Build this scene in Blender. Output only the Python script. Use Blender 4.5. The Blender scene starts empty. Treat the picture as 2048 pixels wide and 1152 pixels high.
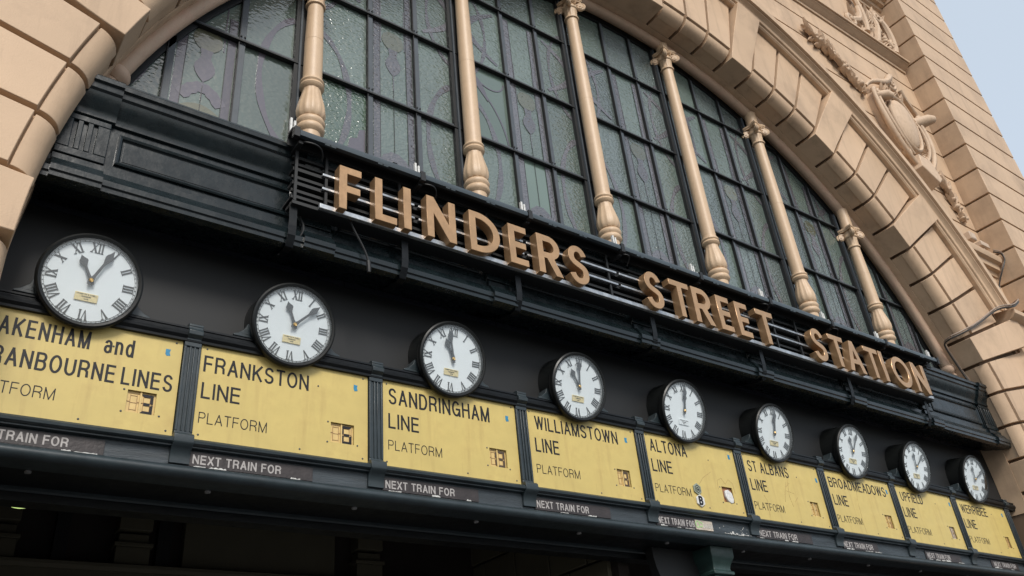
import bpy, bmesh, math, random
from mathutils import Vector, Matrix
random.seed(7)
R = math.radians
sc = bpy.context.scene
col = sc.collection

# ------------------------------------------------------------------ camera
cam_d = bpy.data.cameras.new("camera"); cam = bpy.data.objects.new("camera", cam_d); col.objects.link(cam)
Rm = ([[0.809729, -0.580321, -0.086985], [0.240074, 0.462878, -0.853293], [0.535447, 0.670053, 0.514126]])
cam.matrix_world = Matrix(((Rm[0][0], -Rm[1][0], -Rm[2][0], -7.0217), (Rm[0][1], -Rm[1][1], -Rm[2][1], -5.7551),
                           (Rm[0][2], -Rm[1][2], -Rm[2][2], 1.6200), (0, 0, 0, 1)))
cam_d.sensor_width = 36.0
cam_d.lens = 1698.188 / 2048 * 36.0
cam_d.clip_end = 3000; cam_d.clip_start = 0.05
sc.camera = cam
sc.render.resolution_x = 1024; sc.render.resolution_y = 576

# ------------------------------------------------------------------ light
SUN_EL, SUN_AZ = 41.0, 196.0          # azimuth measured from +Y towards +X
w = bpy.data.worlds.new("World"); sc.world = w; w.use_nodes = True
wt = w.node_tree; wt.nodes.clear()
sky = wt.nodes.new('ShaderNodeTexSky'); sky.sky_type = 'NISHITA'; sky.sun_disc = False
sky.sun_elevation = R(SUN_EL); sky.sun_rotation = R(SUN_AZ); sky.air_density = 1.0; sky.dust_density = 3.0; sky.ozone_density = 1.0
pale = wt.nodes.new('ShaderNodeMix'); pale.data_type = 'RGBA'; pale.inputs[0].default_value = 0.55
pale.inputs[7].default_value = (6.6, 7.35, 8.0, 1)      # thin high cloud veil
bg = wt.nodes.new('ShaderNodeBackground'); bg.inputs[1].default_value = 0.145
wo = wt.nodes.new('ShaderNodeOutputWorld')
wt.links.new(sky.outputs[0], pale.inputs[6]); wt.links.new(pale.outputs[2], bg.inputs[0]); wt.links.new(bg.outputs[0], wo.inputs[0])
sd = bpy.data.lights.new("sun", 'SUN'); sd.energy = 2.6; sd.angle = R(17); sd.color = (1.0, 0.955, 0.89)
so = bpy.data.objects.new("sun", sd); col.objects.link(so)
sv = Vector((math.sin(R(SUN_AZ)) * math.cos(R(SUN_EL)), math.cos(R(SUN_AZ)) * math.cos(R(SUN_EL)), math.sin(R(SUN_EL))))
so.rotation_euler = sv.to_track_quat('Z', 'Y').to_euler()
so.location = (0, -30, 40)
sc.view_settings.view_transform = 'Standard'; sc.view_settings.look = 'None'
sc.view_settings.exposure = 0.0; sc.view_settings.gamma = 1.0

# ------------------------------------------------------------------ helpers
WL = {}                                # world location of each parent
class MB:
    def __init__(s): s.v = []; s.f = []
    def add(s, vs, fs):
        o = len(s.v); s.v += [tuple(v) for v in vs]; s.f += [tuple(o + i for i in f) for f in fs]; return s
    def box(s, x0, x1, y0, y1, z0, z1):
        return s.add([(x0,y0,z0),(x1,y0,z0),(x1,y1,z0),(x0,y1,z0),(x0,y0,z1),(x1,y0,z1),(x1,y1,z1),(x0,y1,z1)],
                     [(0,3,2,1),(4,5,6,7),(0,1,5,4),(1,2,6,5),(2,3,7,6),(3,0,4,7)])
    def prism(s, poly, y0, y1):        # poly in (x, z)
        n = len(poly)
        return s.add([(x,y0,z) for x,z in poly] + [(x,y1,z) for x,z in poly],
                     [tuple(range(n)), tuple(range(2*n-1, n-1, -1))] + [(i, (i+1)%n, n+(i+1)%n, n+i) for i in range(n)])
    def ribbon(s, L, Rr, y0, y1, closed=False):
        n = len(L); vs = []
        for (a, b) in zip(L, Rr): vs += [(a[0],y0,a[1]),(b[0],y0,b[1]),(a[0],y1,a[1]),(b[0],y1,b[1])]
        fs = []
        for i in range(n if closed else n-1):
            p = 4*i; q = 4*((i+1) % n)
            fs += [(p,p+1,q+1,q),(p+2,q+2,q+3,p+3),(p,q,q+2,p+2),(p+1,p+3,q+3,q+1)]
        if not closed: fs += [(0,2,3,1),(4*n-4,4*n-3,4*n-1,4*n-2)]
        return s.add(vs, fs)
    def stroke(s, pts, w_, y0, y1, closed=False):
        L, Q = [], []; n = len(pts)
        for i in range(n):
            if closed: a, b = pts[i-1], pts[(i+1) % n]
            else: a, b = pts[max(i-1,0)], pts[min(i+1,n-1)]
            dx, dz = b[0]-a[0], b[1]-a[1]; l = math.hypot(dx,dz) or 1
            ww = w_[i] if isinstance(w_, (list,tuple)) else w_
            nx, nz = -dz/l*ww/2, dx/l*ww/2
            L.append((pts[i][0]+nx, pts[i][1]+nz)); Q.append((pts[i][0]-nx, pts[i][1]-nz))
        return s.ribbon(L, Q, y0, y1, closed)
    def sweep(s, prof, xs, zoff=None, yoff=None):   # prof closed in (y, z), swept along x
        n = len(prof); vs = []
        for x in xs:
            dz = zoff(x) if zoff else 0
            vs += [(x, y, z+dz) for y, z in prof]
        fs = [tuple(range(n)), tuple(range(len(vs)-1, len(vs)-n-1, -1))]
        for k in range(len(xs)-1):
            a = k*n; b = a+n
            fs += [(a+i, a+(i+1)%n, b+(i+1)%n, b+i) for i in range(n)]
        return s.add(vs, fs)
    def arc(s, prof, a0, a1, n, zc):   # prof closed in (r, y); degrees
        m = len(prof); vs = []
        for k in range(n+1):
            t = R(a0 + (a1-a0)*k/n)
            vs += [(r*math.cos(t), y, zc + r*math.sin(t)) for r, y in prof]
        fs = [tuple(range(m)), tuple(range(len(vs)-1, len(vs)-m-1, -1))]
        for k in range(n):
            a = k*m; b = a+m
            fs += [(a+i, a+(i+1)%m, b+(i+1)%m, b+i) for i in range(m)]
        return s.add(vs, fs)
    def lathe(s, prof, cx, cy, n=24, fl=None):      # prof (r, z) bottom to top
        vs = []
        for j, (r, z) in enumerate(prof):
            for i in range(n):
                t = 2*math.pi*i/n
                rr = r*(fl(j, i) if fl else 1)
                vs.append((cx+rr*math.cos(t), cy+rr*math.sin(t), z))
        fs = [tuple(range(n-1,-1,-1)), tuple(range(len(vs)-n, len(vs)))]
        for j in range(len(prof)-1):
            a = j*n; b = a+n
            fs += [(a+i, a+(i+1)%n, b+(i+1)%n, b+i) for i in range(n)]
        return s.add(vs, fs)
    def lathey(s, prof, cx, cz, n=48):              # prof (r, y) about the y axis
        vs = []
        for r, y in prof:
            for i in range(n):
                t = 2*math.pi*i/n; vs.append((cx+r*math.cos(t), y, cz+r*math.sin(t)))
        fs = [tuple(range(n)), tuple(range(len(vs)-1, len(vs)-n-1, -1))]
        for j in range(len(prof)-1):
            a = j*n; b = a+n
            fs += [(a+i, b+i, b+(i+1)%n, a+(i+1)%n) for i in range(n)]
        return s.add(vs, fs)
    def ringy(s, prof, cx, cz, n=64, sx=1, sz=1):   # closed prof (r, y): a ring about the y axis
        m = len(prof); vs = []
        for i in range(n):
            t = 2*math.pi*i/n
            vs += [(cx+r*math.cos(t)*sx, y, cz+r*math.sin(t)*sz) for r, y in prof]
        fs = []
        for i in range(n):
            a = i*m; b = ((i+1)%n)*m
            fs += [(a+k, a+(k+1)%m, b+(k+1)%m, b+k) for k in range(m)]
        return s.add(vs, fs)
    def tube(s, pts, r, n=8, flat=1.0):
        pts = [Vector(p) for p in pts]; vs = []; m = len(pts)
        for i, p in enumerate(pts):
            t = (pts[min(i+1,m-1)] - pts[max(i-1,0)]).normalized()
            u = t.cross(Vector((0,1,0)))
            if u.length < 1e-3: u = t.cross(Vector((1,0,0)))
            u.normalize(); v = t.cross(u)
            rr = r[i] if isinstance(r, (list,tuple)) else r
            for k in range(n):
                a = 2*math.pi*k/n; vs.append(p + u*rr*math.cos(a) + v*rr*flat*math.sin(a))
        fs = [tuple(range(n)), tuple(range(len(vs)-1, len(vs)-n-1, -1))]
        for j in range(m-1):
            a = j*n; b = a+n
            fs += [(a+i, a+(i+1)%n, b+(i+1)%n, b+i) for i in range(n)]
        return s.add(vs, fs)
    def dome(s, cx, cz, rx, rz, y0, h, n=28, m=7):
        vs = []
        for j in range(m):
            t = j/m*math.pi/2
            for i in range(n):
                a = 2*math.pi*i/n
                vs.append((cx+rx*math.cos(t)*math.cos(a), y0-h*math.sin(t), cz+rz*math.cos(t)*math.sin(a)))
        vs.append((cx, y0-h, cz)); fs = []
        for j in range(m-1):
            a = j*n; b = a+n
            fs += [(a+i, a+(i+1)%n, b+(i+1)%n, b+i) for i in range(n)]
        a = (m-1)*n
        fs += [(a+i, a+(i+1)%n, len(vs)-1) for i in range(n)]
        return s.add(vs, fs)
    def leaf(s, x, z, ang, ln, wd, y0, h, lift=0.0):   # a carved leaf with a groove down its middle and a raised tip
        c, sn = math.cos(R(ang)), math.sin(R(ang)); vs = []
        def P(u, v, hh): vs.append((x+u*c-v*sn, y0-hh, z+u*sn+v*c))
        n = 7
        for i in range(n+1):
            t = i/n; ww = wd*(math.sin(math.pi*min(1, 0.10+0.90*t))**0.8)*(1-0.35*t)*(1+0.16*(-1)**i)
            hh = h*math.sin(math.pi*(0.15+0.8*t)); e = lift*t*t
            P(ln*t, ww, e); P(ln*t, ww*0.5, e+hh*0.95); P(ln*t, 0, e+hh*0.25); P(ln*t, -ww*0.5, e+hh*0.95); P(ln*t, -ww, e)
        m = len(vs); vs += [(a, b+0.02, d) for a, b, d in vs]
        fs = []
        for i in range(n):
            for k in range(4):
                a = 5*i+k; fs.append((a, a+1, a+6, a+5)); fs.append((m+a, m+a+5, m+a+6, m+a+1))
            fs.append((5*i, 5*i+5, m+5*i+5, m+5*i)); fs.append((5*i+4, m+5*i+4, m+5*i+9, 5*i+9))
        fs.append((0, m, m+1, m+2, m+3, m+4, 4, 3, 2, 1)); b = 5*n
        fs.append((b, b+1, b+2, b+3, b+4, m+b+4, m+b+3, m+b+2, m+b+1, m+b))
        return s.add(vs, fs)
    def build(s, name, m, parent=None, bevel=0, smooth=38, local=False, label=None, seg=2):
        me = bpy.data.meshes.new(name)
        off = (0,0,0) if (local or parent is None) else WL[parent.name]
        me.from_pydata([(a-off[0], b-off[1], c-off[2]) for a,b,c in s.v], [], s.f); me.update()
        bm = bmesh.new(); bm.from_mesh(me); bmesh.ops.recalc_face_normals(bm, faces=bm.faces); bm.to_mesh(me); bm.free()
        me.materials.append(m)
        o = bpy.data.objects.new(name, me); col.objects.link(o)
        if smooth:
            me.shade_smooth(); me.set_sharp_from_angle(angle=R(smooth))
        if bevel:
            b = o.modifiers.new('bevel', 'BEVEL'); b.width = bevel; b.segments = seg; b.limit_method = 'ANGLE'; b.angle_limit = R(40)
            b.use_clamp_overlap = True; b.harden_normals = False
        if parent is not None: o.parent = parent
        WL[o.name] = off if parent is not None else (0,0,0)
        if label: o['label'] = label
        return o
def tag(o, label=None, cat=None, group=None, kind=None):
    if label: o['label'] = label
    if cat: o['category'] = cat
    if group: o['group'] = group
    if kind: o['kind'] = kind
    return o
def thing(name, label, cat, loc=(0,0,0), group=None, rot=None):
    o = bpy.data.objects.new(name, None); col.objects.link(o); o.location = loc; o.empty_display_size = 0.2
    if rot: o.rotation_euler = rot
    WL[o.name] = loc
    return tag(o, label, cat, group)

# plain grotesque capitals drawn as strokes: (relative width, strokes); 0..1 in both directions
def _ar(cx, cz, rx, rz, a0, a1, n=9): return [(cx+rx*math.cos(R(a0+(a1-a0)*i/n)), cz+rz*math.sin(R(a0+(a1-a0)*i/n))) for i in range(n+1)]
def _bz(p, n=7):
    out = []
    for i in range(n+1):
        t = i/n; u = 1-t
        out.append(tuple(u**3*p[0][k]+3*u*u*t*p[1][k]+3*u*t*t*p[2][k]+t**3*p[3][k] for k in (0, 1)))
    return out
S_CURVE = []
for _p in (((.93,.80),(.86,.93),(.70,1.0),(.5,1.0)),((.5,1.0),(.25,1.0),(.06,.90),(.06,.755)),((.06,.755),(.06,.60),(.22,.565),(.5,.505)),
           ((.5,.505),(.80,.445),(.96,.40),(.96,.245)),((.96,.245),(.96,.09),(.75,0),(.48,0)),((.48,0),(.25,0),(.10,.08),(.03,.215))):
    S_CURVE += _bz(_p)[(1 if S_CURVE else 0):]
GL = {
 'A': (.70, [[(0,0),(.5,1)],[(1,0),(.5,1)],[(.2,.32),(.8,.32)]]),
 'B': (.66, [[(0,0),(0,1)],[(0,1),(.6,1)]+_ar(.62,.77,.34,.23,90,-90)+[(0,.54)],[(0,.54),(.6,.54)]+_ar(.62,.27,.38,.27,90,-90)+[(0,0)]]),
 'C': (.70, [_ar(.5,.5,.5,.5,38,322,18)]),
 'D': (.68, [[(0,0),(0,1)],[(0,1),(.45,1)]+_ar(.45,.5,.55,.5,90,-90,14)+[(0,0)]]),
 'E': (.60, [[(0,0),(0,1)],[(0,1),(1,1)],[(0,.53),(.92,.53)],[(0,0),(1,0)]]),
 'F': (.56, [[(0,0),(0,1)],[(0,1),(1,1)],[(0,.52),(.9,.52)]]),
 'G': (.74, [_ar(.5,.5,.5,.5,40,330,18),[(1,.0),(1,.46)],[(.55,.46),(1,.46)]]),
 'H': (.68, [[(0,0),(0,1)],[(1,0),(1,1)],[(0,.53),(1,.53)]]),
 'I': (0.0, [[(.5,0),(.5,1)]]),
 'J': (.5, [[(1,1),(1,.3)]+_ar(.5,.3,.5,.3,0,-180,10)]),
 'K': (.66, [[(0,0),(0,1)],[(1,1),(0,.36)],[(.34,.58),(1,0)]]),
 'L': (.54, [[(0,0),(0,1)],[(0,0),(1,0)]]),
 'M': (.82, [[(0,0),(0,1)],[(0,1),(.5,0)],[(.5,0),(1,1)],[(1,0),(1,1)]]),
 'N': (.68, [[(0,0),(0,1)],[(0,1),(1,0)],[(1,0),(1,1)]]),
 'O': (.76, [_ar(.5,.5,.5,.5,0,360,28)]),
 'P': (.62, [[(0,0),(0,1)],[(0,1),(.6,1)]+_ar(.62,.74,.38,.26,90,-90)+[(0,.48)]]),
 'R': (.68, [[(0,0),(0,1)],[(0,1),(.6,1)]+_ar(.6,.75,.38,.25,90,-90)+[(0,.50)],[(.62,.50),(.9,.36),(.95,0)]]),
 'S': (.66, [S_CURVE]),
 'T': (.62, [[(.5,0),(.5,1)],[(0,1),(1,1)]]),
 'U': (.68, [[(0,1),(0,.34)]+_ar(.5,.34,.5,.34,180,360,14)+[(1,.34),(1,1)]]),
 'W': (.98, [[(0,1),(.25,0)],[(.25,0),(.5,1)],[(.5,1),(.75,0)],[(.75,0),(1,1)]]),
 'X': (.66, [[(0,0),(1,1)],[(0,1),(1,0)]]),
 'Y': (.66, [[(.5,0),(.5,.45)],[(.5,.42),(0,1)],[(.5,.42),(1,1)]]),
 'a': (.48, [[(.06,.56)]+_ar(.5,.52,.44,.20,160,0,8)+[(.94,.0)],_ar(.45,.20,.45,.20,50,310,14)+[(.94,.14)],[(.94,.42),(.45,.40)]]),
 'n': (.46, [[(0,0),(0,.72)],[(0,.45)]+_ar(.5,.46,.5,.26,160,0,10)+[(1,0)]]),
 'd': (.50, [[(1,0),(1,1)],_ar(.5,.36,.5,.36,0,360,20)]),
 "'": (0.0, [[(.5,.75),(.5,1)]]),
 '&': (.7, [_ar(.42,.78,.26,.22,-60,240,12)+[(.95,0)],[(.6,.55)]+_ar(.4,.26,.4,.26,120,300,10)+[(1,.45)]]),
 '1': (.25, [[(1,0),(1,1)],[(0,.75),(1,1)]]), '9': (.55, [_ar(.5,.70,.5,.30,0,360,18),[(1,.7)]+_ar(.5,.4,.5,.4,0,-140,10)]),
 '0': (.58, [_ar(.5,.5,.5,.5,0,360,24)]), '8': (.58, [_ar(.5,.76,.44,.24,0,360,18),_ar(.5,.26,.5,.26,0,360,18)]),
}
def text(mb, body, x0, x1, z0, z1, y0, y1, wt=0.13, track=0.125, zf=None):
    h = z1-z0; w_ = wt*h
    gap_ = track*h
    sp = 0.5
    fix = sum(gap_+w_ for c in body if c != ' ')-gap_; fl_ = sum((sp*h if c == ' ' else GL[c][0]*h) for c in body)
    k = (x1-x0-fix)/fl_ if fl_ else 1
    if k < 0.3: gap_ *= 0.4; fix = sum(gap_+w_ for c in body if c != ' ')-gap_; k = (x1-x0-fix)/fl_ if fl_ else 1
    x = x0; j = 0
    for c in body:
        if c == ' ': x += sp*h*k; continue
        wd, st = GL[c]; W_ = wd*h*k
        for poly in st:
            pts = [(x+w_/2+px*W_, z0+w_/2+pz*(h-w_)) for px, pz in poly]
            if len(pts) == 2:      # square the ends out to the letter's edge
                (ax, az), (bx, bz) = pts; L = math.hypot(bx-ax, bz-az) or 1; e = w_*0.42
                ux, uz = (bx-ax)/L*e, (bz-az)/L*e
                pts = [(ax-ux, az-uz), (bx+ux, bz+uz)]
            closed = len(pts) > 6 and math.hypot(pts[0][0]-pts[-1][0], pts[0][1]-pts[-1][1]) < 1e-4
            if closed: pts = pts[:-1]
            if zf: pts = [(px, pz+zf(px)) for px, pz in pts]
            mb.stroke(pts, w_, y0-0.00012*(j % 9), y1, closed); j += 1
        x += W_+w_+gap_

# ------------------------------------------------------------------ materials
def mat(name, base, rough=0.5, metal=0.0, var=0.0, vscale=3.0, bump=0.0, bscale=60.0, stain=None, stain_amt=0.0, stain_scale=2.5,
        rvar=0.0, spec=0.5, coat=0.0, stretch=(1,1,1), bdet=4.0, chips=None, chip_th=0.68, chip_scale=30, objvar=0.0):
    m = bpy.data.materials.new(name); m.use_nodes = True; t = m.node_tree; n = t.nodes; l = t.links
    p = n['Principled BSDF']; p.inputs['Roughness'].default_value = rough; p.inputs['Metallic'].default_value = metal
    p.inputs['Specular IOR Level'].default_value = spec; p.inputs['Coat Weight'].default_value = coat
    tc = n.new('ShaderNodeTexCoord'); mp = n.new('ShaderNodeMapping'); mp.inputs['Scale'].default_value = stretch
    l.new(tc.outputs['Object'], mp.inputs[0])
    def noise(sc_, det=4.0, src=None, ro=0.55):
        x = n.new('ShaderNodeTexNoise'); x.inputs['Scale'].default_value = sc_; x.inputs['Detail'].default_value = det; x.inputs['Roughness'].default_value = ro
        l.new((src or mp).outputs[0], x.inputs['Vector']); return x
    cur = None
    rgb = n.new('ShaderNodeRGB'); rgb.outputs[0].default_value = (*base, 1); cur = rgb.outputs[0]
    if var:
        a = noise(vscale, 6.0); r = n.new('ShaderNodeMapRange'); r.inputs[1].default_value = 0.3; r.inputs[2].default_value = 0.7
        r.inputs[3].default_value = 1-var; r.inputs[4].default_value = 1+var; l.new(a.outputs[0], r.inputs[0])
        mx = n.new('ShaderNodeMix'); mx.data_type = 'RGBA'; mx.blend_type = 'MULTIPLY'; mx.inputs[0].default_value = 1
        cb = n.new('ShaderNodeCombineColor'); [l.new(r.outputs[0], cb.inputs[i]) for i in range(3)]
        l.new(cur, mx.inputs[6]); l.new(cb.outputs[0], mx.inputs[7]); cur = mx.outputs[2]
    if objvar:      # every block or dial was painted on its own day
        oi = n.new('ShaderNodeObjectInfo'); r = n.new('ShaderNodeMapRange'); r.inputs[3].default_value = 1-objvar; r.inputs[4].default_value = 1+objvar; l.new(oi.outputs['Random'], r.inputs[0])
        mx = n.new('ShaderNodeMix'); mx.data_type = 'RGBA'; mx.blend_type = 'MULTIPLY'; mx.inputs[0].default_value = 1
        cb = n.new('ShaderNodeCombineColor'); [l.new(r.outputs[0], cb.inputs[i]) for i in range(3)]
        l.new(cur, mx.inputs[6]); l.new(cb.outputs[0], mx.inputs[7]); cur = mx.outputs[2]
    def blend(colr, sc_, lo, hi, amt, st=None):
        nonlocal cur
        src = None
        if st:
            src = n.new('ShaderNodeMapping'); src.inputs['Scale'].default_value = st; l.new(tc.outputs['Object'], src.inputs[0])
        a = noise(sc_, 8.0, src, 0.65); r = n.new('ShaderNodeMapRange'); r.inputs[1].default_value = lo; r.inputs[2].default_value = hi
        r.inputs[3].default_value = 0; r.inputs[4].default_value = amt; l.new(a.outputs[0], r.inputs[0])
        mx = n.new('ShaderNodeMix'); mx.data_type = 'RGBA'; l.new(r.outputs[0], mx.inputs[0]); l.new(cur, mx.inputs[6]); mx.inputs[7].default_value = (*colr, 1)
        cur = mx.outputs[2]
    if stain: blend(stain, stain_scale, 0.5, 0.75, stain_amt); blend(stain, stain_scale*2.2, 0.52, 0.8, stain_amt, (2.2, 2.2, 0.25))
    if chips: blend(chips, chip_scale, chip_th, chip_th+0.03, 1.0)
    l.new(cur, p.inputs['Base Color'])
    if rvar:
        a = noise(vscale*2.3, 5.0); r = n.new('ShaderNodeMapRange'); r.inputs[1].default_value = 0.3; r.inputs[2].default_value = 0.7
        r.inputs[3].default_value = max(0.02, rough-rvar); r.inputs[4].default_value = rough+rvar; l.new(a.outputs[0], r.inputs[0]); l.new(r.outputs[0], p.inputs['Roughness'])
    if bump:
        a = noise(bscale, bdet); b = n.new('ShaderNodeBump'); b.inputs['Strength'].default_value = min(1.0, bump); b.inputs['Distance'].default_value = 0.004 if bump <= 1 else 0.004*bump
        l.new(a.outputs[0], b.inputs['Height']); l.new(b.outputs[0], p.inputs['Normal'])
    return m
def glass_mat(name, base, dist, tint_var=0.12, rough=0.07, sc_=16.0, spec=0.6):
    m = bpy.data.materials.new(name); m.use_nodes = True; t = m.node_tree; n = t.nodes; l = t.links
    p = n['Principled BSDF']; p.inputs['Roughness'].default_value = rough; p.inputs['Specular IOR Level'].default_value = spec
    p.inputs['IOR'].default_value = 1.95
    tc = n.new('ShaderNodeTexCoord'); oi = n.new('ShaderNodeObjectInfo')
    ad = n.new('ShaderNodeVectorMath'); ad.operation = 'ADD'; cb = n.new('ShaderNodeCombineXYZ'); ml = n.new('ShaderNodeMath'); ml.operation = 'MULTIPLY'; ml.inputs[1].default_value = 37.0
    l.new(oi.outputs['Random'], ml.inputs[0]); l.new(ml.outputs[0], cb.inputs[0]); l.new(ml.outputs[0], cb.inputs[2])
    l.new(tc.outputs['Object'], ad.inputs[0]); l.new(cb.outputs[0], ad.inputs[1])
    mp = n.new('ShaderNodeMapping'); mp.inputs['Scale'].default_value = (1.0, 1.0, 1.7); l.new(ad.outputs[0], mp.inputs[0])
    nz = n.new('ShaderNodeTexNoise'); nz.inputs['Scale'].default_value = sc_; nz.inputs['Detail'].default_value = 1.5; nz.inputs['Distortion'].default_value = 0.6; l.new(mp.outputs[0], nz.inputs['Vector'])
    vo = n.new('ShaderNodeTexVoronoi'); vo.inputs['Scale'].default_value = sc_*1.1; vo.feature = 'SMOOTH_F1'; vo.inputs['Smoothness'].default_value = 0.6; l.new(mp.outputs[0], vo.inputs['Vector'])
    s2 = n.new('ShaderNodeMath'); s2.operation = 'ADD'; l.new(nz.outputs[0], s2.inputs[0]); l.new(vo.outputs[0], s2.inputs[1])
    b = n.new('ShaderNodeBump'); b.inputs['Strength'].default_value = 1.0; b.inputs['Distance'].default_value = dist; l.new(s2.outputs[0], b.inputs['Height']); l.new(b.outputs[0], p.inputs['Normal'])
    big = n.new('ShaderNodeTexNoise'); big.inputs['Scale'].default_value = 1.1; big.inputs['Detail'].default_value = 3; l.new(tc.outputs['Object'], big.inputs['Vector'])
    r = n.new('ShaderNodeMapRange'); r.inputs[1].default_value = 0.3; r.inputs[2].default_value = 0.7; r.inputs[3].default_value = 1-tint_var; r.inputs[4].default_value = 1+tint_var; l.new(big.outputs[0], r.inputs[0])
    r2 = n.new('ShaderNodeMapRange'); r2.inputs[3].default_value = 0.8; r2.inputs[4].default_value = 1.2; l.new(oi.outputs['Random'], r2.inputs[0])
    mm = n.new('ShaderNodeMath'); mm.operation = 'MULTIPLY'; l.new(r.outputs[0], mm.inputs[0]); l.new(r2.outputs[0], mm.inputs[1])
    cc = n.new('ShaderNodeCombineColor')
    for i in range(3):
        q = n.new('ShaderNodeMath'); q.operation = 'MULTIPLY'; q.inputs[1].default_value = base[i]; l.new(mm.outputs[0], q.inputs[0]); l.new(q.outputs[0], cc.inputs[i])
    l.new(cc.outputs[0], p.inputs['Base Color'])
    return m
TAN = (0.552, 0.392, 0.260)
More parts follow.
